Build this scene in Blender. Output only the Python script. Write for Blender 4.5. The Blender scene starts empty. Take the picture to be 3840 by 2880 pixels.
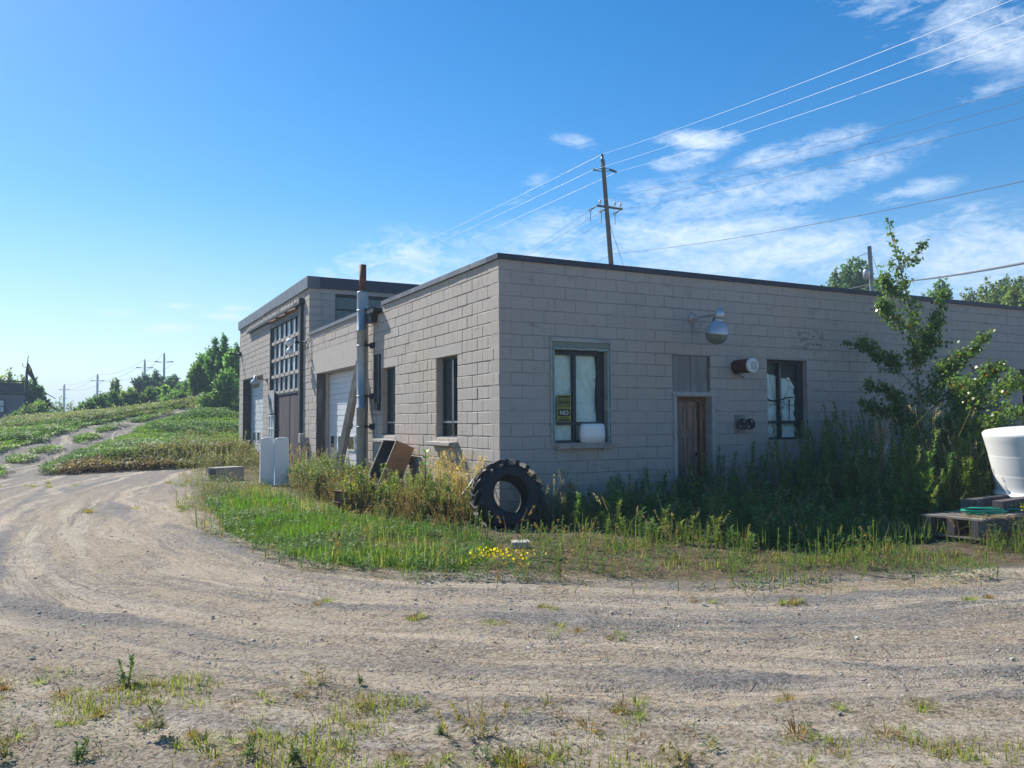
import bpy, math, random
import numpy as np
from mathutils import Vector, Matrix
rng = np.random.default_rng(7)
random.seed(7)
S = bpy.context.scene
COL = S.collection
R = math.radians
# ------------------------------------------------------------------ camera, sky, sun
cam = bpy.data.objects.new('camera', bpy.data.cameras.new('camera')); COL.objects.link(cam)
yaw, pitch, roll = 0.480196, 0.047328, -0.0045054
F = Vector((math.sin(yaw)*math.cos(pitch), math.cos(yaw)*math.cos(pitch), math.sin(pitch)))
R0 = Vector((math.cos(yaw), -math.sin(yaw), 0)); U0 = R0.cross(F)
Rv = R0*math.cos(roll)+U0*math.sin(roll); Uv = -R0*math.sin(roll)+U0*math.cos(roll)
CAM = Vector((-5.63584, -11.24213, 1.50))
cam.matrix_world = Matrix(((Rv.x, Uv.x, -F.x, CAM.x), (Rv.y, Uv.y, -F.y, CAM.y), (Rv.z, Uv.z, -F.z, CAM.z), (0, 0, 0, 1)))
cam.data.sensor_width = 36; cam.data.lens = 36*3059.556/3840; cam.data.clip_end = 3000; cam.data.clip_start = 0.05
S.camera = cam
S.view_settings.view_transform = 'Standard'; S.view_settings.look = 'None'; S.view_settings.gamma = 1
S.view_settings.exposure = 0.80
SUN_EL, SUN_AZ = R(40), R(-19)
sl = bpy.data.lights.new('sun', 'SUN'); sl.energy = 4.8; sl.angle = R(0.5); sl.color = (1.0, 0.94, 0.84)
so = bpy.data.objects.new('sun', sl); COL.objects.link(so)
sd = Vector((math.sin(SUN_AZ)*math.cos(SUN_EL), math.cos(SUN_AZ)*math.cos(SUN_EL), math.sin(SUN_EL)))
so.rotation_euler = sd.to_track_quat('Z', 'Y').to_euler(); so.location = (0, 0, 60)

class NT:
    def __init__(s, nt): s.nt = nt
    def n(s, t, **kw):
        nd = s.nt.nodes.new(t)
        for k, v_ in kw.items():
            if k == 'inp':
                for a, b in v_.items():
                    if hasattr(b, 'is_output') or isinstance(b, bpy.types.NodeSocket): s.nt.links.new(b, nd.inputs[a])
                    else: nd.inputs[a].default_value = b
            else: setattr(nd, k, v_)
        return nd
    def m(s, op, a, b=None, c=None, clamp=False):
        nd = s.n('ShaderNodeMath', operation=op, use_clamp=clamp)
        for i, x in enumerate((a, b, c)):
            if x is None: continue
            if isinstance(x, bpy.types.NodeSocket): s.nt.links.new(x, nd.inputs[i])
            else: nd.inputs[i].default_value = x
        return nd.outputs[0]
    def mix(s, f, a, b, bt='MIX'):
        nd = s.n('ShaderNodeMix', data_type='RGBA', blend_type=bt)
        for i, x in ((0, f), (6, a), (7, b)):
            if isinstance(x, bpy.types.NodeSocket): s.nt.links.new(x, nd.inputs[i])
            else: nd.inputs[i].default_value = x if i == 0 else (*x[:3], 1)
        return nd.outputs[2]
    def noise(s, vec, scale, detail=4, rough=.55, dist=0):
        nd = s.n('ShaderNodeTexNoise', inp={'Scale': scale, 'Detail': detail, 'Roughness': rough, 'Distortion': dist})
        if vec is not None: s.nt.links.new(vec, nd.inputs['Vector'])
        return nd.outputs['Fac']
    def ramp(s, x, a, b, lo=0., hi=1.):
        nd = s.n('ShaderNodeMapRange', inp={'Value': x, 'From Min': a, 'From Max': b, 'To Min': lo, 'To Max': hi})
        return nd.outputs[0]
    def comb(s, x, y, z):
        nd = s.n('ShaderNodeCombineXYZ')
        for i, q in enumerate((x, y, z)):
            if isinstance(q, bpy.types.NodeSocket): s.nt.links.new(q, nd.inputs[i])
            else: nd.inputs[i].default_value = q
        return nd.outputs[0]

W = bpy.data.worlds.new('World'); S.world = W; W.use_nodes = True
wt = NT(W.node_tree); W.node_tree.nodes.clear()
sky = wt.n('ShaderNodeTexSky', sky_type='NISHITA', sun_disc=False)
sky.sun_elevation = SUN_EL; sky.sun_rotation = SUN_AZ; sky.air_density = 1.0; sky.dust_density = 0.2; sky.ozone_density = 2.6; sky.altitude = 100
tc = wt.n('ShaderNodeTexCoord').outputs['Generated']
sep = wt.n('ShaderNodeSeparateXYZ', inp={0: tc})
az = wt.m('ARCTAN2', sep.outputs[0], sep.outputs[1]); el = wt.m('ARCSINE', sep.outputs[2])
az = wt.m('MULTIPLY', az, 57.2958); el = wt.m('MULTIPLY', el, 57.2958)
v0 = wt.comb(wt.m('MULTIPLY', az, .06), wt.m('MULTIPLY', el, .16), 0.)
rot = wt.n('ShaderNodeMapping', inp={'Vector': v0, 'Rotation': (0, 0, R(-14))}).outputs[0]
wisp = wt.noise(rot, 2.2, 9, .62, .6)
fine = wt.noise(rot, 8, 9, .68, 1.1)
big = wt.noise(v0, .9, 3, .5)
def blob(a, e, ra, re, s=0.0, amp=1.0):
    dx = wt.m('SUBTRACT', az, a); dy = wt.m('SUBTRACT', wt.m('SUBTRACT', el, e), wt.m('MULTIPLY', dx, s))
    q = wt.m('ADD', wt.m('POWER', wt.m('ABSOLUTE', wt.m('DIVIDE', dx, ra)), 2.), wt.m('POWER', wt.m('ABSOLUTE', wt.m('DIVIDE', dy, re)), 2.))
    return wt.m('MULTIPLY', wt.m('SUBTRACT', 1., q, clamp=True), amp)
CLOUDS = [(37.1, 13.7, 14, 3.5, 0.12, 1), (41.5, 13.5, 11, 3.6, 0.2, 1.1), (46.1, 14.5, 11, 1.8, 0.28, 1.05), (49.2, 10.5, 16, 3.4, 0.05, 0.9), (55.9, 9.9, 14, 4.0, 0.05, 0.8), (36.5, 11.4, 14, 2.5, 0, 0.8), (41.0, 18.9, 4.5, 1.0, -0.08, 1.1), (39.7, 17.6, 3.4, 0.8, 0.1, 0.95), (47.3, 17.6, 6, 1.2, 0.12, 0.95), (58.3, 23.6, 13, 4, -0.3, 1.0), (28.7, 16.2, 2.4, 1.0, 0.5, 0.7), (32.3, 19.2, 2.6, 0.6, -0.2, 0.7), (20.8, 11.0, 11, 3.2, 0.1, 0.9), (24.1, 10.1, 12, 3, 0.1, 0.9), (32.3, 11.3, 14, 2.2, 0, 0.9), (53.4, 14.2, 4, 0.9, 0.1, 0.8), (56.5, 12.7, 3, 0.8, 0.1, 0.8), (58.2, 19.4, 3, 0.7, 0.1, 0.7), (4.9, 6.2, 2.1, 0.45, 0.05, 1.2), (1.5, 7.1, 1.9, 0.35, 0.05, 0.9), (5.1, 7.7, 1.6, 0.3, 0, 0.9), (8.5, 7.1, 2.6, 0.4, 0, 0.9), (8.9, 7.7, 1.5, 0.35, 0, 0.9), (4.1, 6.0, 1.5, 0.4, 0, 1.0)]
cs = None
for b in CLOUDS:
    o = blob(*b); cs = o if cs is None else wt.m('MAXIMUM', cs, o)
fin2 = wt.noise(rot, 30, 8, .7, .2)
tex = wt.m('ADD', wt.m('ADD', wt.m('MULTIPLY', wisp, .58), wt.m('MULTIPLY', fine, .30)), wt.m('MULTIPLY', fin2, .12))
cm = wt.m('MULTIPLY', wt.ramp(wt.m('ADD', tex, wt.m('MULTIPLY', cs, .17)), .555, .77), wt.ramp(cs, 0., .7))
# milky band above the horizon
hz = wt.ramp(el, 15., 1.)
hzn = wt.m('MULTIPLY', wt.m('POWER', hz, 1.3), wt.ramp(wt.m('ADD', big, wt.m('MULTIPLY', wisp, .6)), .35, 1.0, .35, 1.0))
cm2 = wt.m('MULTIPLY', cm, .88); hzf = wt.m('MAXIMUM', wt.m('MULTIPLY', hzn, .85), wt.ramp(el, 8.5, .0, 0., .9))
hsv = wt.n('ShaderNodeHueSaturation', inp={'Hue': .5, 'Saturation': 1.42, 'Value': 1.17, 'Color': sky.outputs[0]}).outputs[0]
skc = wt.mix(hzf, hsv, (5.3, 6.2, 7.3)); skc = wt.mix(cm2, skc, (6.9, 8.0, 9.4))
bg = wt.n('ShaderNodeBackground', inp={'Color': skc, 'Strength': .075})
wo = wt.n('ShaderNodeOutputWorld', inp={'Surface': bg.outputs[0]})

# ------------------------------------------------------------------ materials
MATS = {}
def mat(name, color=(.5, .5, .5), rough=.8, metal=0., var=.12, vscale=6., bump=0., bscale=40., spec=.3, dirt=None, dirt_s=3., dirt_lo=.5, dirt_hi=.7, stretch=None):
    if name in MATS: return MATS[name]
    m = bpy.data.materials.new(name); m.use_nodes = True; m.node_tree.nodes.clear()
    t = NT(m.node_tree)
    oc = t.n('ShaderNodeTexCoord').outputs['Object']
    if stretch: oc = t.n('ShaderNodeMapping', inp={'Vector': oc, 'Scale': stretch}).outputs[0]
    nz = t.noise(oc, vscale, 6, .6)
    c = t.mix(t.ramp(nz, .3, .7), tuple(x*(1-var) for x in color), tuple(min(1, x*(1+var)) for x in color))
    if dirt:
        dn = t.noise(oc, dirt_s, 8, .68)
        c = t.mix(t.ramp(dn, dirt_lo, dirt_hi), c, dirt)
    p = t.n('ShaderNodeBsdfPrincipled', inp={'Base Color': c, 'Roughness': rough, 'Metallic': metal, 'Specular IOR Level': spec})
    if bump:
        b = t.n('ShaderNodeBump', inp={'Strength': bump, 'Distance': .01, 'Height': t.noise(oc, bscale, 6, .65)})
        m.node_tree.links.new(b.outputs[0], p.inputs['Normal'])
    t.n('ShaderNodeOutputMaterial', inp={0: p.outputs[0]})
    MATS[name] = m; return m

def block_mat(name, axis, shift, joint=.62, jlo=.05, tint=(1, 1, 1), bd=.018):
    m = bpy.data.materials.new(name); m.use_nodes = True; m.node_tree.nodes.clear(); t = NT(m.node_tree)
    oc = t.n('ShaderNodeTexCoord').outputs['Object']; sp = t.n('ShaderNodeSeparateXYZ', inp={0: oc})
    u = t.m('ADD', sp.outputs[axis], shift+20.); z = t.m('ADD', sp.outputs[2], .12)
    vec = t.comb(u, z, 0.)
    dn = t.n('ShaderNodeTexNoise', inp={'Vector': vec, 'Scale': 3.5, 'Detail': 3}); 
    off = t.n('ShaderNodeVectorMath', operation='SUBTRACT', inp={0: dn.outputs['Color'], 1: (.5, .5, .5)})
    off = t.n('ShaderNodeVectorMath', operation='SCALE', inp={0: off.outputs[0], 'Scale': .022})
    vd = t.n('ShaderNodeVectorMath', operation='ADD', inp={0: vec, 1: off.outputs[0]}).outputs[0]
    def brick(ms, sm):
        b = t.n('ShaderNodeTexBrick', offset=.5, offset_frequency=2, squash=1., inp={'Vector': vd, 'Scale': 1., 'Mortar Size': ms, 'Mortar Smooth': sm, 'Bias': 0., 'Brick Width': .4, 'Row Height': .2, 'Color1': (0, 0, 0, 1), 'Color2': (1, 1, 1, 1), 'Mortar': (.5, .5, .5, 1)})
        return b
    b1 = brick(.0085, .4)
    bid = b1.outputs['Color']; mort = b1.outputs['Fac']
    jn = t.noise(vec, 1.3, 4, .6)            # how open each joint is
    jvis = t.ramp(jn, .40, .66, jlo, 1.)
    big_ = t.noise(vec, .8, 5, .6); med = t.noise(vec, 6, 6, .62); fn = t.noise(vec, 60, 5, .7)
    base = t.mix(t.ramp(bid, 0, 1, 0, 1), (.335, .318, .302), (.372, .353, .333))
    base = t.mix(t.ramp(big_, .35, .7), base, (.385, .362, .345))
    base = t.mix(t.m('MULTIPLY', t.ramp(med, .55, .75), .35), base, (.26, .245, .235))
    base = t.mix(t.m('MULTIPLY', t.ramp(fn, .62, .8), .35), base, (.19, .18, .17))
    # flaked paint and damp stains
    st = t.noise(t.n('ShaderNodeMapping', inp={'Vector': vec, 'Scale': (1., 2.2, 1)}).outputs[0], 1.9, 9, .72)
    base = t.mix(t.m('MULTIPLY', t.ramp(st, .585, .67), .62), base, (.19, .175, .16))
    run = t.noise(t.n('ShaderNodeMapping', inp={'Vector': vec, 'Scale': (5., .35, 1)}).outputs[0], 1.6, 6, .6)
    base = t.mix(t.m('MULTIPLY', t.m('MULTIPLY', t.ramp(run, .56, .72), t.ramp(sp.outputs[2], 1.0, 4.0)), .5), base, (.22, .20, .185))
    if axis == 0:
        # flaked patch high up right of the second window
        zz = sp.outputs[2]; uu = sp.outputs[0]; msk = t.m('MULTIPLY', t.m('MULTIPLY', t.ramp(uu, 6.0, 6.4), t.ramp(uu, 7.6, 7.0)), t.m('MULTIPLY', t.ramp(zz, 2.78, 2.9), t.ramp(zz, 3.34, 3.22)))
        pn = t.noise(t.n('ShaderNodeMapping', inp={'Vector': vec, 'Scale': (1., 2., 1)}).outputs[0], 7, 8, .75)
        base = t.mix(t.m('MULTIPLY', t.m('MULTIPLY', msk, t.ramp(pn, .50, .58)), .8), base, (.13, .12, .115))
    base = t.mix(t.m('MULTIPLY', t.ramp(t.noise(vec, .55, 3, .5), .5, .66), .4), base, (.40, .345, .29))
    foot = t.m('MULTIPLY', t.ramp(sp.outputs[2], 1.2, .1), t.ramp(med, .35, .65))
    base = t.mix(t.m('MULTIPLY', foot, .5), base, (.20, .18, .15))
    base = t.mix(t.m('MULTIPLY', t.m('MULTIPLY', mort, jvis), joint), base, (.12, .115, .11))
    base = t.mix(1., base, tint, 'MULTIPLY')
    hgt = t.m('SUBTRACT', t.m('ADD', t.m('MULTIPLY', med, .22), t.m('MULTIPLY', fn, .12)), t.m('MULTIPLY', mort, t.ramp(jn, .35, .6, .5, 1.)))
    hgt = t.m('ADD', hgt, t.m('MULTIPLY', bid, .35))
    bp = t.n('ShaderNodeBump', inp={'Strength': 1., 'Distance': bd, 'Height': hgt})
    p = t.n('ShaderNodeBsdfPrincipled', inp={'Base Color': base, 'Roughness': .85, 'Specular IOR Level': .25, 'Normal': bp.outputs[0]})
    t.n('ShaderNodeOutputMaterial', inp={0: p.outputs[0]})
    return m
M_BR = block_mat('painted_block_east', 0, .2, 0.42, .0, (1.05, 1.02, 1.0), .012); M_BL = block_mat('painted_block_west', 1, 0., 0., .0, (1.09, 1.05, 1.0), .012)
M_cap = mat('dark_flashing', (.030, .036, .060), .5, .0, .2, 3, .3, 14, spec=.4)
M_cap_lit = mat('sunlit_flashing', (.115, .12, .14), .5, .0, .2, 3, .4, 14, spec=.5, dirt=(.17, .17, .18), dirt_lo=.5, dirt_hi=.65)  # dark cap metal again, west-side sunlight painted in as a lighter base, plus weathered mottling
M_conc = mat('cast_concrete', (.36, .335, .30), .88, 0, .15, 5, .5, 60, dirt=(.2, .18, .15), dirt_lo=.55, dirt_hi=.75)
M_paintc = mat('painted_lintel', (.40, .37, .34), .85, 0, .08, 3, .35, 50, dirt=(.27, .25, .23), dirt_lo=.58, dirt_hi=.8)
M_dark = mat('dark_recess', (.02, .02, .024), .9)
M_frame = mat('dark_steel_frame', (.028, .034, .04), .5, 0, .3, 12, .3, 60, spec=.4)
M_white = mat('white_vinyl', (.62, .64, .63), .5, 0, .05, 4, dirt=(.45, .44, .4), dirt_lo=.6, dirt_hi=.85)
M_doorw = mat('white_panel_door', (.60, .62, .66), .45, 0, .05, 3, dirt=(.4, .39, .37), dirt_lo=.6, dirt_hi=.9)
M_trim = mat('weathered_white_trim', (.38, .38, .375), .7, 0, .15, 12, .3, 40, dirt=(.25, .25, .24), dirt_lo=.5, dirt_hi=.7)
M_teal = mat('teal_caulk', (.27, .38, .36), .6, 0, .25, 20, .6, 50)
M_band = mat('grey_green_board', (.19, .23, .20), .7, 0, .1)
M_galv = mat('galvanised', (.30, .32, .34), .45, .75, .12, 5, .12, 25, dirt=(.3, .29, .27), dirt_lo=.6, dirt_hi=.8)
M_rust = mat('rust_brown', (.13, .055, .035), .75, .1, .4, 8, .4, 40)
M_rustw = mat('rusty_painted_steel', (.44, .22, .10), .7, 0, .25, 3, .2, 30, dirt=(.16, .07, .035), dirt_lo=.55, dirt_hi=.72)
M_wood = mat('grey_wood', (.25, .215, .18), .85, 0, .35, 5, .5, 30, stretch=(1, 1, 1))
M_woodd = mat('weathered_dark_wood', (.105, .09, .09), .8, 0, .35, 9, .5, 40, dirt=(.22, .20, .19), dirt_s=9, dirt_lo=.55, dirt_hi=.7, stretch=(1, 1, .12))
M_door = mat('brown_door_wood', (.235, .155, .12), .7, 0, .4, 9, .5, 40, dirt=(.10, .085, .09), dirt_s=7, dirt_lo=.5, dirt_hi=.68, stretch=(1, 1, .15))
M_redwood = mat('red_brown_wood', (.20, .10, .055), .7, 0, .35, 12, .4, 40, dirt=(.09, .06, .05), dirt_s=8, dirt_lo=.5, dirt_hi=.65, stretch=(1, 1, .2))
M_ply = mat('grey_plywood', (.215, .20, .195), .85, 0, .2, 8, .4, 40, dirt=(.30, .29, .28), dirt_s=7, dirt_lo=.5, dirt_hi=.7, stretch=(1, 1, .18))
M_lightwood = mat('pale_wood', (.46, .38, .30), .8, 0, .2, 7)
M_railpaint = mat('flaking_pale_paint', (.36, .34, .31), .8, 0, .35, 14, .6, 60)
M_rubber = mat('tyre_rubber', (.011, .011, .013), .58, 0, .25, 10, .3, 80, spec=.45)
M_black = mat('black_metal', (.02, .02, .022), .5, 0, .2)
M_tank = mat('white_plastic', (.78, .78, .77), .38, 0, .03, 2, dirt=(.55, .53, .48), dirt_s=5, dirt_lo=.66, dirt_hi=.8, spec=.5)
M_hose = mat('green_hose', (.0, .26, .17), .4, 0, .1)
M_cable = mat('aluminium_wire', (.62, .63, .65), .45, .2, .05)
M_cabled = mat('dark_wire', (.10, .11, .13), .6, 0, .1)
M_pole = mat('pole_timber', (.10, .085, .075), .85, 0, .25, 4, .4, 20, stretch=(1, 1, .1))
M_insul = mat('brown_insulator', (.12, .06, .05), .35, 0, .2)
M_porc = mat('white_porcelain', (.7, .68, .7), .3, 0, .05)
M_steelpole = mat('grey_steel_pole', (.20, .23, .26), .6, .0, .1)
M_cabin = mat('cabin_siding', (.19, .19, .21), .85, 0, .15)
M_cabind = mat('cabin_dark_wood', (.07, .065, .085), .85, 0, .25)
M_yellow = mat('yellow_cloth', (.62, .52, .05), .8)
M_darkcloth = mat('dark_cloth', (.05, .06, .08), .8)
M_bark = mat('bark', (.17, .15, .12), .85, 0, .3, 12, .6, 40)
M_barkp = mat('pale_bark', (.30, .28, .23), .8, 0, .3, 12, .5, 40)
M_stone = mat('pale_stone', (.42, .40, .37), .85, 0, .2, 12, .4, 60)
M_lampg = mat('lamp_metal', (.42, .46, .50), .4, .5, .1, 8)
M_rag = mat('white_sheet', (.62, .61, .58), .8, 0, .1)

def glass_mat(name, tint, rough=.06, trans=.0):
    m = bpy.data.materials.new(name); m.use_nodes = True; m.node_tree.nodes.clear(); t = NT(m.node_tree)
    oc = t.n('ShaderNodeTexCoord').outputs['Object']
    b = t.n('ShaderNodeBump', inp={'Strength': .15, 'Distance': .01, 'Height': t.noise(oc, 2.5, 3)})
    d = t.noise(oc, 5, 7, .7)
    p = t.n('ShaderNodeBsdfPrincipled', inp={'Base Color': t.mix(t.ramp(d, .5, .8), tint, tuple(min(1, x*2+.03) for x in tint)), 'Roughness': rough, 'Specular IOR Level': .7, 'Normal': b.outputs[0]})
    out = p.outputs[0]
    if trans:
        tr = t.n('ShaderNodeBsdfTransparent', inp={0: (.97, 1., .99, 1)})
        mx = t.n('ShaderNodeMixShader', inp={0: trans, 1: p.outputs[0], 2: tr.outputs[0]}); out = mx.outputs[0]
    t.n('ShaderNodeOutputMaterial', inp={0: out}); return m
M_glass = glass_mat('dark_glass', (.02, .035, .04)); M_clear = glass_mat('clear_glass', (.5, .6, .58), .08, .94)
M_glassb = glass_mat('door_glass', (.42, .48, .55), .08)  # pale blue base colour stands in for sky reflected in the panes
M_lglass = glass_mat('lamp_glass', (.16, .19, .16), .12)

def insul_mat(name, c1, c2, crack):
    m = bpy.data.materials.new(name); m.use_nodes = True; m.node_tree.nodes.clear(); t = NT(m.node_tree)
    oc = t.n('ShaderNodeTexCoord').outputs['Object']
    a = t.noise(oc, 7, 8, .7, .4); b_ = t.noise(oc, 2.2, 3, .5)
    c = t.mix(t.ramp(a, .3, .7), c1, c2)
    vo = t.n('ShaderNodeTexVoronoi', feature='DISTANCE_TO_EDGE', inp={'Vector': oc, 'Scale': 2.3}).outputs['Distance']
    c = t.mix(t.m('MULTIPLY', t.ramp(vo, .035, .0), crack), c, (.05, .07, .07))
    bp = t.n('ShaderNodeBump', inp={'Strength': .9, 'Distance': .03, 'Height': t.m('ADD', a, b_)})
    p = t.n('ShaderNodeBsdfPrincipled', inp={'Base Color': c, 'Roughness': .8, 'Normal': bp.outputs[0]})
    t.n('ShaderNodeOutputMaterial', inp={0: p.outputs[0]}); return m
M_ins1 = insul_mat('insulation_batt', (.62, .70, .66), (.84, .90, .85), .15)
M_ins2 = insul_mat('crumpled_white_plastic', (.74, .80, .80), (.93, .96, .96), .8)

def leaf_mat(name, trans=.45, rough=.55, spec=.3):
    m = bpy.data.materials.new(name); m.use_nodes = True; m.node_tree.nodes.clear(); t = NT(m.node_tree)
    c = t.n('ShaderNodeAttribute', attribute_name='Col').outputs['Color']
    p = t.n('ShaderNodeBsdfPrincipled', inp={'Base Color': c, 'Roughness': rough, 'Specular IOR Level': spec})
    c2 = t.mix(1., c, (1.5, 1.75, .7), 'MULTIPLY')
    tr = t.n('ShaderNodeBsdfTranslucent', inp={'Color': c2})
    mx = t.n('ShaderNodeMixShader', inp={0: trans, 1: p.outputs[0], 2: tr.outputs[0]})
    t.n('ShaderNodeOutputMaterial', inp={0: mx.outputs[0]}); return m
M_leaf = leaf_mat('foliage'); M_leafg = leaf_mat('glossy_foliage', .38, .35, .5)

# ------------------------------------------------------------------ object helpers
WL = {}
def tag(o, label=None, cat=None, group=None, kind=None):
    if label: o['label'] = label
    if cat: o['category'] = cat
    if group: o['group'] = group
    if kind: o['kind'] = kind
    return o
def thing(name, loc, label, cat, group=None):
    o = bpy.data.objects.new(name, None); COL.objects.link(o); o.location = loc; o.empty_display_size = .2
    WL[o.name] = Vector(loc); return tag(o, label, cat, group)
class MB:
    def __init__(s): s.v = []; s.f = []; s.sm = []
    def add(s, vs, fs, smooth=False):
        b = len(s.v); s.v += [tuple(p) for p in vs]; s.f += [tuple(i+b for i in f) for f in fs]; s.sm += [smooth]*len(fs); return s
    def box(s, x0, x1, y0, y1, z0, z1, M=None):
        vs = [Vector((x, y, z)) for z in (z0, z1) for y in (y0, y1) for x in (x0, x1)]
        if M is not None: vs = [M@p for p in vs]
        return s.add(vs, [(0, 2, 3, 1), (4, 5, 7, 6), (0, 1, 5, 4), (2, 6, 7, 3), (0, 4, 6, 2), (1, 3, 7, 5)])
    def quad(s, a, b, c, d): return s.add([a, b, c, d], [(0, 1, 2, 3)])
    def tube(s, pts, rad, n=10, cap=True, squash=None):
        pts = [Vector(p) for p in pts]; rad = rad if isinstance(rad, (list, tuple)) else [rad]*len(pts)
        vs = []; up = None
        for i, p in enumerate(pts):
            d = (pts[min(i+1, len(pts)-1)]-pts[max(i-1, 0)]).normalized()
            if up is None: up = Vector((0, 0, 1)) if abs(d.z) < .9 else Vector((1, 0, 0))
            a = d.cross(up).normalized(); b = a.cross(d).normalized(); up = b
            for k in range(n):
                t_ = 2*math.pi*k/n; vs.append(p+(a*math.cos(t_)+b*math.sin(t_))*rad[i])
        fs = [(i*n+k, i*n+(k+1) % n, (i+1)*n+(k+1) % n, (i+1)*n+k) for i in range(len(pts)-1) for k in range(n)]
        s.add(vs, fs, True)
        if cap:
            b = len(s.v)-len(vs); s.f += [tuple(b+k for k in range(n)), tuple(b+(len(pts)-1)*n+k for k in range(n-1, -1, -1))]; s.sm += [False, False]
        return s
    def lathe(s, prof, n=32, M=None, sx=1., sy=1.):
        vs = []
        for r_, z in prof:
            for k in range(n):
                t_ = 2*math.pi*k/n; p = Vector((r_*sx*math.cos(t_), r_*sy*math.sin(t_), z)); vs.append(M@p if M is not None else p)
        fs = [(i*n+k, i*n+(k+1) % n, (i+1)*n+(k+1) % n, (i+1)*n+k) for i in range(len(prof)-1) for k in range(n)]
        return s.add(vs, fs, True)
    def build(s, name, m, parent=None, bevel=0., world=True):
        me = bpy.data.meshes.new(name); me.from_pydata(s.v, [], s.f); me.materials.append(m)
        me.polygons.foreach_set('use_smooth', s.sm); me.update()
        o = bpy.data.objects.new(name, me); COL.objects.link(o)
        if parent is not None:
            o.parent = parent
            if world: o.location = -WL[parent.name]; WL[o.name] = Vector((0, 0, 0))
        else: WL[o.name] = Vector((0, 0, 0))
        if bevel:
            bv = o.modifiers.new('bevel', 'BEVEL'); bv.width = bevel; bv.segments = 2; bv.limit_method = 'ANGLE'
        return o
def frame(loc, yaw=0, tilt=0, roll_=0):
    return Matrix.Translation(loc)@Matrix.Rotation(yaw, 4, 'Z')@Matrix.Rotation(tilt, 4, 'X')@Matrix.Rotation(roll_, 4, 'Y')
def copy_tree(o, loc, rz, sc, label=None):
    c = o.copy(); COL.objects.link(c); c.location = loc; c.rotation_euler = (0, 0, rz); c.scale = (sc,)*3
    if label: c['label'] = label
    for ch in list(o.children):
        k = ch.copy(); COL.objects.link(k); k.parent = c
    return c

# foliage: many real leaves / blades in one mesh, colour per leaf
FAC = {'leaf': [(0, 1, 3), (1, 2, 3)], 'blade': [(0, 1, 2, 4), (4, 2, 3)], 'round': [(0, 1, 7), (1, 2, 6, 7), (2, 3, 5, 6), (3, 4, 5)], 'stem': [(0, 1, 2, 3)]}
OUT = {'leaf': [(0, 0), (.35, .5), (1, 0), (.35, -.5)],
       'blade': [(0, -.5), (0, .5), (.55, .4), (1, 0), (.55, -.4)],
       'round': [(0, 0), (.12, .42), (.45, .52), (.8, .25), (1, 0), (.8, -.25), (.45, -.52), (.12, -.42)],
       'stem': [(0, -.5), (0, .5), (1, .4), (1, -.4)]}
class Fol:
    def __init__(s): s.V = []; s.C = []; s.K = []; s.I = []; s.nv = 0
    def add(s, P, D, N, L, Wd, col, kind='leaf', bend=0.):
        P = np.atleast_2d(P); n = len(P)
        D = np.broadcast_to(np.atleast_2d(D), (n, 3)); N = np.broadcast_to(np.atleast_2d(N), (n, 3))
        D = D/np.linalg.norm(D, axis=1, keepdims=True)
        Sd = np.cross(D, N); Sd = Sd/(np.linalg.norm(Sd, axis=1, keepdims=True)+1e-9); Nn = np.cross(Sd, D)
        L = np.broadcast_to(L, (n,)); Wd = np.broadcast_to(Wd, (n,)); bend = np.broadcast_to(bend, (n,))
        o = np.array(OUT[kind]); K = len(o)
        V = P[:, None]+D[:, None]*(o[None, :, :1]*L[:, None, None])+Sd[:, None]*(o[None, :, 1:]*Wd[:, None, None])+Nn[:, None]*((o[None, :, :1]**2)*(bend*L)[:, None, None])
        s.V.append(V.reshape(-1, 3)); fl = [i for fc_ in FAC[kind] for i in fc_]; s.I.append((s.nv+np.arange(n)[:, None]*K+np.array(fl)[None]).ravel()); s.K.append(np.tile([len(fc_) for fc_ in FAC[kind]], n)); s.nv += n*K; col = np.broadcast_to(np.atleast_2d(col), (n, 3))
        s.C.append(np.repeat(col, K, axis=0))
    def build(s, name, m, parent=None, world=True):
        V = np.concatenate(s.V); K = np.concatenate(s.K); I = np.concatenate(s.I); C = np.clip(np.concatenate(s.C), .004, 1)
        me = bpy.data.meshes.new(name); me.vertices.add(len(V)); me.vertices.foreach_set('co', V.astype(np.float32).ravel())
        me.loops.add(len(I)); me.loops.foreach_set('vertex_index', I.astype(np.int32))
        me.polygons.add(len(K)); me.polygons.foreach_set('loop_start', np.concatenate([[0], np.cumsum(K)[:-1]]).astype(np.int32))
        me.update(calc_edges=True)
        a = me.color_attributes.new('Col', 'FLOAT_COLOR', 'POINT'); a.data.foreach_set('color', np.c_[C, np.ones(len(C))].astype(np.float32).ravel())
        me.materials.append(m); me.validate()
        o = bpy.data.objects.new(name, me); COL.objects.link(o)
        if parent is not None:
            o.parent = parent
            if world: o.location = -WL[parent.name]
            WL[o.name] = Vector((0, 0, 0))
        else: WL[o.name] = Vector((0, 0, 0))
        return o
def U(a, b, n=None): return rng.uniform(a, b, n)
def unit(n):
    q = rng.normal(size=(n, 3)); return q/np.linalg.norm(q, axis=1, keepdims=True)
def jit(c, n, s=.2):
    c = np.array(c); return c*(1+rng.normal(0, s, (n, 1)))*(1+rng.normal(0, s*.35, (n, 3)))

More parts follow.
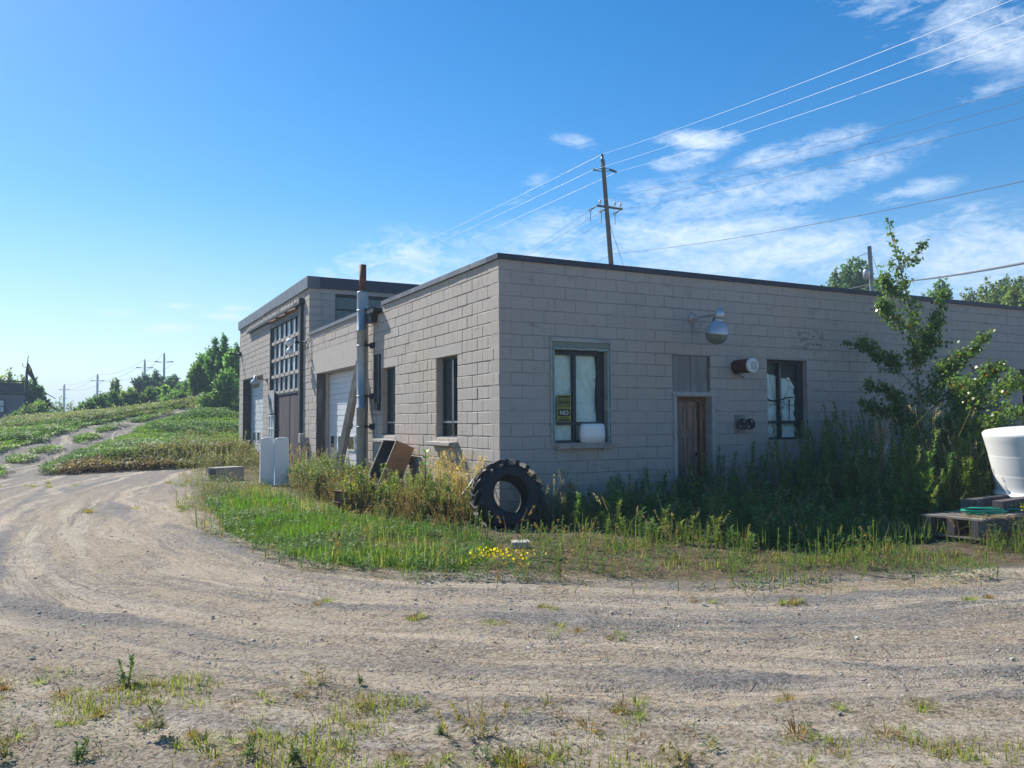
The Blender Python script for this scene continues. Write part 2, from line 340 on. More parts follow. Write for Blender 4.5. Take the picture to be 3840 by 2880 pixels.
# ------------------------------------------------------------------ terrain
def vnoise(x, y, s, seed=0):
    x = np.asarray(x)*s+seed*17.3; y = np.asarray(y)*s+seed*9.1
    xi = np.floor(x).astype(int); yi = np.floor(y).astype(int); fx = x-xi; fy = y-yi; fx = fx*fx*(3-2*fx); fy = fy*fy*(3-2*fy)
    def h(a, b): q = np.sin(a*127.1+b*311.7+seed*3.3)*43758.5453; return q-np.floor(q)
    return (h(xi, yi)*(1-fx)+h(xi+1, yi)*fx)*(1-fy)+(h(xi, yi+1)*(1-fx)+h(xi+1, yi+1)*fx)*fy
def fbm(x, y, s, seed=0, o=4): return sum(vnoise(x, y, s*2**i, seed+i)*.5**i for i in range(o))/sum(.5**i for i in range(o))
def hill_s(x, y): xc = np.clip(x, -14, 4); return np.maximum(0, y-(19.5+.5*xc))
def H(x, y):
    x = np.asarray(x, float); y = np.asarray(y, float); xc = np.clip(x, -14, 4)
    s = hill_s(x, y); cr = 1.55+.135*(xc+8); t = np.clip(s/24, 0, 1)
    z = cr*(.5*t+.5*t*t*(3-2*t))-.012*np.maximum(0, np.minimum(s, 160)-24)
    z = z+(fbm(x, y, .5, 3)-.5)*.28*np.clip(s/3, 0, 1)
    # low bank at the foot of the slope right of the track
    z = z+.30*np.exp(-((s-2.6)/1.3)**2)*np.clip((x+6.2)/1.5, 0, 1)*(.4+fbm(x, y, .7, 5))*np.clip(s, 0, 1)
    return z
ISL = np.array([(40., -9.5), (9., -7.9), (3.665,-6.605), (2.641,-6.333), (1.102,-5.882), (0.124,-5.661), (-0.619,-5.248), (-1.279,-4.703), (-1.999,-4.185), (-2.737,-3.633), (-3.404,-2.675), (-3.708,-1.834), (-3.901,-0.545), (-4.047,1.35), (-4.074,3.843), (-3.909,6.753), (-3.492,10.058), (-2.657,13.494), (-1.471,18.389), (-1.0, 20.), (-.5, 30)])
TRAIL = np.array([(-9.5, 8.), (-8.2, 14.), (-8.115,20.074), (-6.694,25.111), (-5.398,29.414), (-4.159,33.594), (-2.462,37.112), (-0.863,39.207), (-0.014,40.144)])
def pdist(x, y, P):
    x = np.asarray(x, float).ravel(); y = np.asarray(y, float).ravel(); best = np.full(x.shape, 1e9); al = np.zeros(x.shape); acc = 0.
    for a, b in zip(P[:-1], P[1:]):
        d = b-a; L = np.hypot(*d); t = np.clip(((x-a[0])*d[0]+(y-a[1])*d[1])/L**2, 0, 1)
        q = np.hypot(x-a[0]-d[0]*t, y-a[1]-d[1]*t); m_ = q < best; best[m_] = q[m_]; al[m_] = acc+t[m_]*L; acc += L
    return best, al
def inpoly(x, y, P):
    x = np.asarray(x).ravel(); y = np.asarray(y).ravel(); c = np.zeros(x.shape, bool); n = len(P)
    for i in range(n):
        x0, y0 = P[i]; x1, y1 = P[(i+1) % n]
        if y0 == y1: continue
        c ^= ((y0 > y) != (y1 > y)) & (x < (x1-x0)*(y-y0)/(y1-y0)+x0)
    return c
ISLP = np.vstack([ISL, [(40, 30)]])
def sdist(x, y):
    d, al = pdist(x, y, ISL); ins = inpoly(x, y, ISLP); return np.where(ins, -d, d), al
def trail_w(x, y):
    d, al = pdist(x, y, TRAIL); return d, al
def rut(d, al, x, y):
    w = fbm(x, y, .35, 9)*1.2
    q = (fbm((d+w)*1.6, al*.07, 1., 77)-.5)*1.6+(fbm((d+w)*5, al*.15, 1., 78)-.5)*.8
    return q
def axis_pts(lo, hi, f0, f1, st, grow):
    p = list(np.arange(f0, f1+1e-6, st)); q = f1; s = st
    while q < hi: s *= grow; q += s; p.append(q)
    q = f0; s = st; r_ = []
    while q > lo: s *= grow; q -= s; r_.append(q)
    return np.array(r_[::-1]+p)
gx = axis_pts(-1200, 1200, -12, 9.5, .085, 1.11); gy = axis_pts(-400, 1800, -9.6, 8, .075, 1.06)
# keep a moderate step over the hill
gy = np.array(sorted(set(np.round(np.concatenate([gy[gy <= 9.], np.arange(9., 60, .28), gy[gy > 60.]]), 4))))
X, Y = np.meshgrid(gx, gy); Z = H(X, Y)
sdv, alv = sdist(X, Y); sdv = sdv.reshape(X.shape); alv = alv.reshape(X.shape)
# pressed wheel tracks with thrown-up edges, following the turn round the building
tk = np.zeros(X.shape); te = np.zeros(X.shape)
for i_, d0 in enumerate((.75, 1.02, 2.35, 2.75, 3.05, 4.1, 4.6, 5.7)):
    wd = sdv-d0-(fbm(X, Y, .22, 101+i_//2)-.5)*1.5-(fbm(X, Y, .9, 120+i_)-.5)*.12; fade = np.clip((fbm(X, Y, .16, 140+i_)-.38)*6, 0, 1)
    tk = np.maximum(tk, fade*np.clip((.15-np.abs(wd))/.05, 0, 1)); te = np.maximum(te, fade*np.clip(1-np.abs(np.abs(wd)-.21)/.08, 0, 1))
tk = np.clip(tk, 0, 1)*(sdv > .2); te = te*(1-tk)*(sdv > .2)
tdv, tal = trail_w(X, Y); tdv = tdv.reshape(X.shape)
near = np.clip(1-np.hypot(X+5, Y+6)/22, 0, 1)
road = np.clip(sdv/.4, 0, 1)
Z = Z+(rut(sdv, alv, X, Y)*.034+(fbm(X, Y, 2.2, 11)-.5)*.035+(fbm(X, Y, 6., 12, 2)-.5)*.016)*near*road+(te*.022-tk*.018)*near+(fbm(X, Y, 1.2, 21)-.5)*.10*near*(1-road)
Z = Z-.06*np.clip(1-np.abs(tdv-.8)/.5, 0, 1)*(hill_s(X, Y) > 0)
veg = np.clip(-sdv/.9+.25, 0, 1)
hs = hill_s(X, Y)
tr = np.clip(1.5-tdv, 0, 1); mid = np.clip(1-np.abs(tdv)/.35, 0, 1)*np.clip(hs, 0, 1)
veg = np.maximum(veg, np.clip(hs/1.2, 0, 1)*(1-np.clip((1.9-tdv)/.5, 0, 1)))
veg = np.maximum(veg, mid*.6)
fgd = np.clip(((-6.0-.42*(X+6))-Y)/1.0, 0, 1)     # weedy strip nearest the photographer
nv = len(gx); mv = len(gy)
vs = np.c_[X.ravel(), Y.ravel(), Z.ravel()]
ii = np.arange(nv*mv).reshape(mv, nv); fs = np.c_[ii[:-1, :-1].ravel(), ii[:-1, 1:].ravel(), ii[1:, 1:].ravel(), ii[1:, :-1].ravel()]
me = bpy.data.meshes.new('ground'); me.vertices.add(len(vs)); me.vertices.foreach_set('co', vs.astype(np.float32).ravel())
me.loops.add(fs.size); me.loops.foreach_set('vertex_index', fs.astype(np.int32).ravel()); me.polygons.add(len(fs)); me.polygons.foreach_set('loop_start', np.arange(0, fs.size, 4, dtype=np.int32))
me.update(calc_edges=True); me.polygons.foreach_set('use_smooth', np.ones(len(fs), bool))
for nm, arr in (('veg', veg), ('rd', sdv), ('ra', alv), ('hs', hs), ('fg', fgd), ('td', tdv), ('tk', tk), ('te', te)):
    at_ = me.attributes.new(nm, 'FLOAT', 'POINT'); at_.data.foreach_set('value', np.clip(arr, -1000, 1000).astype(np.float32).ravel())
gm = bpy.data.materials.new('ground'); gm.use_nodes = True; gm.node_tree.nodes.clear(); t = NT(gm.node_tree)
oc = t.n('ShaderNodeTexCoord').outputs['Object']
def A_(n): return t.n('ShaderNodeAttribute', attribute_name=n).outputs['Fac']
rd, ra, vg, fgm = A_('rd'), A_('ra'), A_('veg'), A_('fg')
wv = t.noise(oc, .5, 3); rdw = t.m('ADD', rd, t.m('MULTIPLY', wv, .55))
sv = t.comb(t.m('MULTIPLY', rdw, 1.9), t.m('MULTIPLY', ra, .17), 0.)
sv2 = t.comb(t.m('MULTIPLY', rdw, 7.), t.m('MULTIPLY', ra, .35), 0.)
st1 = t.noise(sv, 1.3, 6, .65); st2 = t.noise(sv2, 1., 5, .65); patch = t.noise(oc, .9, 6, .62); fnz = t.noise(oc, 9, 7, .7)
vor = t.n('ShaderNodeTexVoronoi', inp={'Vector': oc, 'Scale': 62., 'Randomness': 1.}); vor2 = t.n('ShaderNodeTexVoronoi', inp={'Vector': oc, 'Scale': 23.})
grain = t.noise(oc, 34, 9, .78); grain2 = t.noise(oc, 11, 9, .8)
peb = t.mix(t.n('ShaderNodeSeparateColor', inp={0: vor.outputs['Color']}).outputs[0], (.15, .138, .128), (.45, .41, .36))
peb = t.mix(t.m('MULTIPLY', t.ramp(vor.outputs['Distance'], .3, .7), .6), peb, (.12, .11, .10))
peb = t.mix(t.m('MULTIPLY', t.ramp(patch, .35, .6), .45), peb, (.31, .27, .235))
sand = t.mix(t.ramp(fnz, .35, .7), (.60, .485, .345), (.48, .385, .265))
sand = t.mix(t.m('MULTIPLY', t.ramp(patch, .5, .7), .6), sand, (.30, .245, .185))
sm = t.m('ADD', t.m('ADD', t.m('MULTIPLY', st1, .62), t.m('MULTIPLY', st2, .34)), t.m('MULTIPLY', patch, .22))
sm = t.ramp(t.m('ADD', sm, t.m('MULTIPLY', t.m('SUBTRACT', fnz, .5), .32)), .49, .60)
# further from the turn the lot is grey gravel
grey = t.ramp(ra, 53., 60.)
sm = t.m('MULTIPLY', sm, t.m('SUBTRACT', 1., t.m('MULTIPLY', grey, .75)))
dirt = t.mix(sm, peb, sand)
dirt = t.mix(t.m('MULTIPLY', grey, .35), dirt, (.30, .26, .235))
scr = t.noise(t.comb(t.m('MULTIPLY', rdw, 26.), t.m('MULTIPLY', ra, .8), 1.), 1., 4, .6)
dirt = t.mix(t.m('MULTIPLY', t.m('MULTIPLY', t.ramp(scr, .56, .64), sm), .5), dirt, (.25, .195, .14)); lt = t.noise(t.comb(t.m('MULTIPLY', rdw, 3.1), t.m('MULTIPLY', ra, .13), 7.), 1., 4, .6)
dirt = t.mix(t.m('MULTIPLY', t.ramp(lt, .54, .61), .8), dirt, (.70, .60, .46))
soil = t.mix(t.ramp(fnz, .35, .65), (.10, .075, .05), (.22, .17, .115))
soil = t.mix(t.m('MULTIPLY', t.ramp(patch, .45, .65), .5), soil, (.12, .13, .05))
vs2 = t.n('ShaderNodeSeparateColor', inp={0: vor2.outputs['Color']}).outputs[0]
dirt = t.mix(t.ramp(grain, .40, .51, .72, 0.), dirt, (.085, .076, .068)); dirt = t.mix(t.ramp(grain, .50, .62, 0., .65), dirt, (.66, .60, .52))
dirt = t.mix(t.m('MULTIPLY', t.ramp(grain2, .40, .52, .5, 0.), t.m('SUBTRACT', 1., t.m('MULTIPLY', sm, .5))), dirt, (.13, .12, .115))
dirt = t.mix(t.m('MULTIPLY', t.m('MULTIPLY', t.ramp(vor2.outputs['Distance'], .22, .16), t.ramp(vs2, .72, .76)), .75), dirt, t.mix(vs2, (.2, .19, .19), (.55, .52, .48)))
# dark loose-gravel windrows thrown up between the wheel tracks
wr = t.noise(t.comb(t.m('MULTIPLY', rdw, 1.15), t.m('MULTIPLY', ra, .11), 3.), 1., 3, .5); wr2 = t.m('MULTIPLY', t.ramp(wr, .54, .60), t.ramp(patch, .32, .5))
dirt = t.mix(t.m('MULTIPLY', wr2, .8), dirt, t.mix(t.ramp(grain, .4, .6), (.10, .098, .10), (.34, .325, .32)))
tkn = t.m('MULTIPLY', A_('tk'), t.ramp(fnz, .35, .55, .45, 1.)); dirt = t.mix(t.m('MULTIPLY', tkn, .72), dirt, t.mix(t.ramp(scr, .5, .6), (.66, .555, .42), (.42, .335, .25)))
dirt = t.mix(t.m('MULTIPLY', t.m('MULTIPLY', A_('te'), t.ramp(grain2, .40, .52)), .75), dirt, t.mix(t.ramp(grain, .42, .58), (.095, .092, .092), (.36, .34, .32)))
meso = t.noise(t.comb(t.m('MULTIPLY', rdw, 5.), t.m('MULTIPLY', ra, 2.6), 2.), 1., 9, .82)
dirt = t.mix(t.ramp(meso, .36, .46, .42, 0.), dirt, (.10, .088, .08)); dirt = t.mix(t.ramp(meso, .55, .68, 0., .5), dirt, (.60, .54, .46))
colr = t.mix(t.ramp(t.m('ADD', vg, t.m('MULTIPLY', t.m('SUBTRACT', fnz, .5), .9)), .3, .75), dirt, soil)
hgt = t.m('ADD', t.m('MULTIPLY', t.m('SUBTRACT', 1., vor.outputs['Distance']), t.m('SUBTRACT', 1., t.m('MULTIPLY', sm, .75))), t.m('MULTIPLY', fnz, 1.2))
hgt = t.m('ADD', t.m('ADD', hgt, t.m('MULTIPLY', st2, .7)), t.m('ADD', t.m('MULTIPLY', grain, 2.2), t.m('MULTIPLY', meso, 3.)))
bp = t.n('ShaderNodeBump', inp={'Strength': .8, 'Distance': .03, 'Height': hgt})
p = t.n('ShaderNodeBsdfPrincipled', inp={'Base Color': colr, 'Roughness': .92, 'Specular IOR Level': .15, 'Normal': bp.outputs[0]})
t.n('ShaderNodeOutputMaterial', inp={0: p.outputs[0]})
me.materials.append(gm)
go = bpy.data.objects.new('ground', me); COL.objects.link(go); tag(go, kind='structure')
def Hn(x, y): return H(x, y)
# ------------------------------------------------------------------ the workshop building
B = thing('workshop_building', (0, 0, 0), 'long flat-roofed workshop of pale painted concrete block with a taller garage wing', 'building')
def wall(u0, u1, z0, z1, holes, th, conv, m, name='wall'):
    """wall slab with real openings; conv(u, depth, z) -> point"""
    us = sorted({u0, u1, *[h[0] for h in holes], *[h[1] for h in holes]}); zs = sorted({z0, z1, *[h[2] for h in holes], *[h[3] for h in holes]})
    us = [u for u in us if u0 <= u <= u1]; zs = [z for z in zs if z0 <= z <= z1]
    def solid(i, j):
        if i < 0 or j < 0 or i >= len(us)-1 or j >= len(zs)-1: return False
        cu = (us[i]+us[i+1])/2; cz = (zs[j]+zs[j+1])/2
        return not any(h[0] < cu < h[1] and h[2] < cz < h[3] for h in holes)
    mb = MB()
    for i in range(len(us)-1):
        for j in range(len(zs)-1):
            if not solid(i, j): continue
            a, b, c, d = us[i], us[i+1], zs[j], zs[j+1]
            mb.quad(conv(a, 0, c), conv(b, 0, c), conv(b, 0, d), conv(a, 0, d)); mb.quad(conv(a, th, c), conv(a, th, d), conv(b, th, d), conv(b, th, c))
            if not solid(i-1, j): mb.quad(conv(a, 0, c), conv(a, 0, d), conv(a, th, d), conv(a, th, c))
            if not solid(i+1, j): mb.quad(conv(b, 0, c), conv(b, th, c), conv(b, th, d), conv(b, 0, d))
            if not solid(i, j-1): mb.quad(conv(a, 0, c), conv(a, th, c), conv(b, th, c), conv(b, 0, c))
            if not solid(i, j+1): mb.quad(conv(a, 0, d), conv(b, 0, d), conv(b, th, d), conv(a, th, d))
    return mb.build(name, m, B)
cR = lambda u, d, z: (u, d, z)
cL = lambda u, d, z: (d, u, z)
YT = 12.22
wall(0, 26, -.3, 4.06, [(.99, 2.0, 1.17, 2.68), (3.354, 4.207, 2.03, 2.666), (3.43, 4.207, -.3, 1.94), (5.57, 6.6, 1.16, 2.66), (11.64, 12.6, 1.16, 2.67), (13.4, 14.4, 1.16, 2.67)], .30, cR, M_BR)
HL1 = [(1.62, 2.57, 1.24, 2.68), (4.82, 5.68, 1.24, 2.68), (7.15, 11.33, -.3, 2.88)]; HL2 = [(13.25, 17.88, -.3, 4.9), (19.1, 23.34, -.3, 3.28)]
cL2 = lambda u, d, z: (d+.009, u, z)
wall(.3, 12.22, -.3, 4.06, HL1, .32, cL2, M_BL)
wall(12.22, 24.26, -.3, 5.43, HL2, .32, cL2, M_BL)
def rsub(rc, h):
    a, b, c, d = rc; e, f_, g, k = h
    if f_ <= a or e >= b or k <= c or g >= d: return [rc]
    out = []
    if e > a: out.append((a, e, c, d))
    if f_ < b: out.append((f_, b, c, d))
    a2, b2 = max(a, e), min(b, f_)
    if g > c: out.append((a2, b2, c, g))
    if k < d: out.append((a2, b2, k, d))
    return out
def block_face(u0, u1, z0, z1, holes):
    # every block of the sunlit west face is real: proud, chamfered and a little out of line
    mb = MB(); k0 = int(math.floor((z0-.08)/.2)); k1 = int(math.ceil((z1-.08)/.2))
    for k in range(k0, k1+1):
        zb = .08+.2*k; off = 0 if k % 2 else .2; n0 = int((u0-off)/.4)-1; n1 = int((u1-off)/.4)+1; rowx = U(-.0015, .0015)
        for n in range(n0, n1+1):
            rcs = [(max(u0, off+n*.4), min(u1, off+n*.4+.4), max(z0, zb), min(z1, zb+.2))]
            if rcs[0][1]-rcs[0][0] < .02 or rcs[0][3]-rcs[0][2] < .02: continue
            for h in holes: rcs = [q for rc in rcs for q in rsub(rc, h)]
            x = rowx+U(-.004, .004)
            for a, b, c, d in rcs:
                if b-a < .03 or d-c < .02: continue
                g = .0015+U(0, .002); gt = .0015+U(0, .0025); a += g; b -= g; c += gt; d -= gt; ch = min(.011, (b-a)/4, (d-c)/4); t1, t2 = U(-.0015, .0015), U(-.0015, .0015)
                vs = [(.012, a, c), (.012, b, c), (.012, b, d), (.012, a, d), (x+t1, a+ch*.5, c+ch), (x-t1, b-ch*.5, c+ch), (x-t1+t2, b-ch*.5, d-ch), (x+t1+t2, a+ch*.5, d-ch)]
                mb.add(vs, [(4, 7, 6, 5), (0, 4, 5, 1), (1, 5, 6, 2), (2, 6, 7, 3), (3, 7, 4, 0)])
    return mb.build('block_facing', M_BL, B)
block_face(.0, 12.22, -.12, 4.05, HL1+[(1.41, 2.81, 2.68, 2.88), (4.61, 5.89, 2.68, 2.88), (6.89, 11.71, 2.88, 3.51)])
block_face(12.22, 24.26, -.12, 5.42, HL2)
mb = MB(); mb.box(.0085, .299, .001, .30, -.3, 4.05); mb.build('corner_core', M_BL, B)
cT = lambda u, d, z: (u, YT+d, z)
wall(.32, 14, 3.9, 5.43, [(.76, 4.6, 4.25, 5.30), (5.2, 9.0, 4.25, 5.30)], .30, cT, M_BR)
mb = MB(); mb.box(.002, .32, YT+.002, YT+.3, 3.9, 5.43); 
mb = MB(); mb.box(0.32, 14, 24.0, 24.26, -.3, 5.42); mb.box(13.8, 14, 12.6, 24.0, -.3, 5.42); mb.box(25.7, 26, .3, 12.2, -.3, 4.05); mb.box(14.01, 25.7, 12.0, 12.2, -.3, 4.05); mb.build('rear_wall', M_BR, B)
mb = MB(); mb.box(.3, 25.7, .3, 12.2, 3.85, 3.95); mb.build('roof', M_cap, B)
mb = MB(); mb.box(.32, 13.8, 12.54, 24.0, 5.2, 5.3); mb.build('roof', M_cap, B)
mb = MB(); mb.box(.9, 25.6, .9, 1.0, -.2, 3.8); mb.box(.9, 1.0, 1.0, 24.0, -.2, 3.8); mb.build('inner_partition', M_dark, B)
# metal cap flashings, in lengths with small seams
def caps(pts, z0, z1, out, inn, horizontal, wob=0.):
    mb = MB()
    for a, b in zip(pts[:-1], pts[1:]):
        w0 = U(-wob, wob); w1 = U(-wob, wob)
        if horizontal: mb.box(a, b-.004, -out, inn, z0+w0, z1+w1*.5)
        else: mb.box(-out, inn, a, b-.004, z0+w0, z1+w1*.5)
    return mb
m_ = caps([-.045, 2.45, 4.9, 7.4, 9.8, 12.3, 14.8, 17.2, 19.6, 22, 24.4, 26.05], 4.047, 4.13, .045, .36, True, .004); m_.build('roof_edge_flashing', M_cap, B)
m_ = caps([.364, 1.0, 3.35, 5.60], 4.047, 4.13, .045, .36, False, .003); m_.box(-.045, .36, 6.9, 9.4, 4.03, 4.115); m_.box(-.045, .36, 9.4, 12.21, 4.025, 4.11); m_.box(-.01, .36, 5.604, 6.9, 3.99, 4.09); m_.build('roof_edge_flashing', M_cap_lit, B)
m_ = caps([12.17, 14.6, 16.4, 18.6, 21.2, 24.30], 5.42, 5.752, .07, .3, False, .012); m_.build('roof_edge_flashing', M_cap_lit, B)
mb = MB(); mb.box(.301, 14, YT-.07, YT+.3, 5.425, 5.75); mb.box(.301, 13.9, YT+.301, 24.2, 5.6, 5.7); mb.build('roof_edge_flashing', M_cap, B)
# lintels
for a, b in ((1.42, 2.80), (4.62, 5.88)):
    mb = MB(); mb.box(-.003, .05, a, b, 2.684, 2.876); mb.build('lintel', M_paintc, B)
mb = MB(); mb.box(-.004, .05, 6.9, 11.70, 2.884, 3.51); mb.build('lintel', M_paintc, B)
mb = MB(); mb.box(.33, 12, YT-.004, YT+.05, 5.305, 5.40); mb.build('lintel', M_paintc, B)
# west windows
def west_window(y0, y1, z0, z1, xr=.13):
    f = MB(); w = .045
    f.box(xr, xr+.06, y0, y0+w, z0, z1); f.box(xr, xr+.06, y1-w, y1, z0, z1); f.box(xr, xr+.06, y0+w, y1-w, z1-w, z1); f.box(xr, xr+.06, y0+w, y1-w, z0, z0+w)
    ym = y0+(y1-y0)*.45; f.box(xr-.012, xr+.05, ym-.022, ym+.022, z0+w, z1-w)
    fo = f.build('window', M_frame, B)
    r_ = MB(); r_.box(xr-.03, xr+.03, y0+w, ym-.024, 1.50, 1.535); r_.box(xr-.03, xr+.03, ym+.024, y1-w, 1.50, 1.535); r_.build('transom_bar', M_galv, fo)
    e = MB(); e.box(xr-.016, xr-.0125, ym-.008, ym+.010, 1.56, z1-w-.02); e.box(xr-.006, xr-.002, y1-.035, y1-.02, 1.56, z1-.1); e.build('bare_edge', M_galv, fo)
    g = MB(); g.box(xr+.03, xr+.036, y0+w, y1-w, z0+w, z1-w); g.build('pane', M_glass, fo)
    s_ = MB(); s_.box(.02, xr+.1, y0+.01, y1-.01, z0-.06, z0+.012); s_.build('inner_sill', M_conc, fo)
    c_ = MB()
    M_ = Matrix.Identity(4)
    vs = [(-.17, y0-.03, 1.165), (-.17, y0-.03, 1.105), (-.02, y0-.03, 1.075), (.05, y0-.03, 1.075), (.05, y0-.03, 1.178)]
    vs = vs+[(x, y1+.13, z) for x, _, z in vs]
    c_.add(vs, [(0, 1, 2, 3, 4), (9, 8, 7, 6, 5), (0, 5, 6, 1), (1, 6, 7, 2), (2, 7, 8, 3), (4, 9, 5, 0), (3, 8, 9, 4)]); c_.build('sill', M_conc, fo, bevel=.006)
west_window(1.62, 2.57, 1.24, 2.68); west_window(4.82, 5.68, 1.24, 2.68)
# clerestory windows over the low roof
for x0, x1 in ((.76, 4.6), (5.2, 9.0)):
    f = MB(); yy = YT+.10
    for q in np.linspace(x0, x1, 5): 
        q = min(max(q, x0+.03), x1-.03); f.box(q-.03, q+.03, yy, yy+.05, 4.25, 5.23)
    f.box(x0, x1, yy-.01, yy+.06, 5.23, 5.30); f.box(x0, x1, yy-.005, yy+.045, 4.84, 4.88)
    fo = f.build('window', M_frame, B); g = MB(); g.box(x0, x1, yy+.055, yy+.062, 4.25, 5.28); g.build('pane', M_glass, fo)
# big framed window on the south-facing wall (plastic-edged, with white vinyl trim)
f = MB(); yo = -.035
f.box(.905, .93, yo, .0, 1.165, 2.80); f.box(2.045, 2.068, yo, 0, 1.165, 2.80)
f.box(.905, 2.068, yo-.012, 0, 2.80, 2.862)
fo = f.build('window', M_trim, B, bevel=.004)
g = MB(); g.box(.93, 2.045, -.018, 0, 2.715, 2.80); g.box(.93, .955, -.012, 0, 1.165, 2.67); g.box(2.03, 2.045, -.012, 0, 1.165, 2.67); g.build('fascia_board', M_band, fo)
g = MB()
def wavy(mb, a, b, r, n=26, amp=.006):
    a = Vector(a); b = Vector(b); mb.tube([a+(b-a)*(i/n)+Vector((U(-amp, amp), U(-.002, .002), U(-amp, amp))) for i in range(n+1)], [r*U(.8, 1.25) for _ in range(n+1)], 7)
wavy(g, (.972, -.008, 1.19), (.972, -.008, 2.69), .014); wavy(g, (2.016, -.008, 1.19), (2.016, -.008, 2.68), .016); wavy(g, (.96, -.008, 2.69), (2.03, -.008, 2.685), .018)
g.build('sealant_bead', M_teal, fo)
g = MB(); g.box(.99, 2.0, .10, .16, 2.60, 2.68); g.box(.99, 1.0, .10, .16, 1.17, 2.6); g.box(1.388, 1.452, .10, .16, 1.21, 2.6); g.box(1.878, 2.0, .10, .16, 1.17, 2.6)
g.box(1.0, 1.388, .10, .16, 1.46, 1.505); g.box(1.452, 1.878, .10, .16, 1.46, 1.505); g.box(1.0, 1.878, .10, .16, 1.17, 1.21); g.build('frame', M_frame, fo)
g = MB(); g.box(1.0, 1.878, .161, .165, 1.2, 2.61); g.build('pane', M_clear, fo)
g = MB(); nx, nz = 30, 44
pts = [(1.0+.88*i/nx, .175+.018*math.sin(i*.7+j*.25)+.02*float(fbm(i*.3, j*.3, .5, 4))+(.03 if abs(j-31) < 1 else 0), 1.2+1.42*j/nz) for j in range(nz+1) for i in range(nx+1)]
g.add(pts, [(j*(nx+1)+i, j*(nx+1)+i+1, (j+1)*(nx+1)+i+1, (j+1)*(nx+1)+i) for j in range(nz) for i in range(nx)], True); g.build('insulation', M_ins1, fo)
g = MB(); g.box(1.0, 2.04, -.115, .0, 1.08, 1.135); g.box(.995, 2.045, -.125, .09, 1.1355, 1.163); g.box(1.0, 1.03, -.115, .0, 1.06, 1.08); g.box(1.88, 1.93, -.06, 0, 1.04, 1.08); g.build('sill', M_conc, fo, bevel=.004)
# second window with crumpled white sheet behind black bars
f = MB(); f.box(5.57, 5.585, .11, .17, 1.16, 2.6); f.box(5.57, 6.6, .11, .17, 2.6, 2.66); f.box(5.955, 6.01, .09, .17, 1.16, 2.6); f.box(6.455, 6.6, .11, .17, 1.16, 2.6); f.box(5.585, 5.955, .11, .16, 1.455, 1.515); f.box(6.01, 6.455, .11, .16, 1.455, 1.515); f.box(5.585, 6.455, .11, .16, 1.16, 1.2)
fo = f.build('window', M_frame, B)
g = MB(); g.box(5.585, 6.455, .165, .169, 1.2, 2.6); g.build('pane', M_clear, fo)
g = MB(); nx, nz = 36, 50; pts = []
for j in range(nz+1):
    for i in range(nx+1):
        u = i/nx; w_ = j/nz; x = 5.585+.87*u; top = 2.36+.04*math.sin(u*7)-.25*max(0, u-.86)/.14*.9
        pts.append((x, .18+.05*float(fbm(u*6, w_*8, 1, 3))+.01*math.sin(w_*30), 1.2+(top-1.2)*w_))
g.add(pts, [(j*(nx+1)+i, j*(nx+1)+i+1, (j+1)*(nx+1)+i+1, (j+1)*(nx+1)+i) for j in range(nz) for i in range(nx)], True); g.build('plastic_sheet', M_ins2, fo)
g = MB(); g.tube([(5.66, .155, 1.96), (5.76, .15, 1.90), (5.86, .15, 1.885), (6.0, .08, 1.905), (6.2, .15, 1.95), (6.42, .15, 1.965)], [.008, .016, .016, .014, .014, .01], 6); g.tube([(6.27, .15, 1.92), (6.275, .15, 1.75), (6.262, .15, 1.6), (6.27, .15, 1.52)], [.014, .012, .007, .008], 6); g.build('black_strap', M_black, fo)
g = MB()
g.box(5.972, 5.986, .083, .089, 1.60, 2.5)
g.build('bare_edge', M_galv, fo)
# boarded opening and a dark one further right
g = MB(); g.box(11.65, 12.59, .05, .07, 1.17, 2.66); g.build('window_board', M_ply, B)
f = MB(); f.box(13.4, 14.4, .1, .16, 2.6, 2.67); f.box(13.88, 13.93, .1, .16, 1.2, 2.6); f.box(13.4, 14.4, .1, .16, 1.16, 1.2); fo = f.build('window', M_frame, B)
g = MB(); g.box(13.4, 14.4, .165, .17, 1.2, 2.6); g.build('pane', M_glass, fo)
# boarded transom and old panelled door
g = MB(); g.box(3.36, 3.775, .035, .055, 2.035, 2.66); g.box(3.785, 4.16, .03, .055, 2.035, 2.66); g.build('transom_board', M_ply, B)
f = MB(); f.box(3.355, 3.428, -.03, .14, -.2, 1.95); f.box(4.212, 4.28, -.03, .0, -.2, 1.95); f.box(3.34, 4.30, -.04, .03, 1.955, 2.012); f.build('door_casing', M_trim, B, bevel=.004)
D = MB(); yd = .16
D.box(3.47, 4.02, yd+.02, yd+.04, -.2, 1.86)
for a, b in ((3.47, 3.55), (3.715, 3.775), (3.945, 4.02)): D.box(a, b, yd, yd+.019, -.2, 1.86)
for a, b in ((1.76, 1.86), (1.22, 1.34), (.55, .66)): 
    for p_, q_ in ((3.55, 3.715), (3.775, 3.945)): D.box(p_, q_, yd+.001, yd+.019, a, b)
for a, b in ((1.37, 1.73), (.69, 1.19), (-.1, .52)):
    for p_, q_ in ((3.575, 3.69), (3.80, 3.92)): D.box(p_, q_, yd+.006, yd+.0195, a, b)
do = D.build('door', M_door, B, bevel=.004)
g = MB(); g.box(3.43, 4.20, .15, .25, 1.865, 1.94); g.box(4.03, 4.09, .10, .22, -.2, 1.86); g.box(4.09, 4.205, .16, .24, -.2, 1.86); g.build('door_jamb', M_redwood, B)
g = MB(); g.lathe([(.0, 0), (.025, 0), (.028, .02), (.0, .045)], 12, frame((3.985, yd, .93), 0, R(90))); g.build('handle', M_black, do)
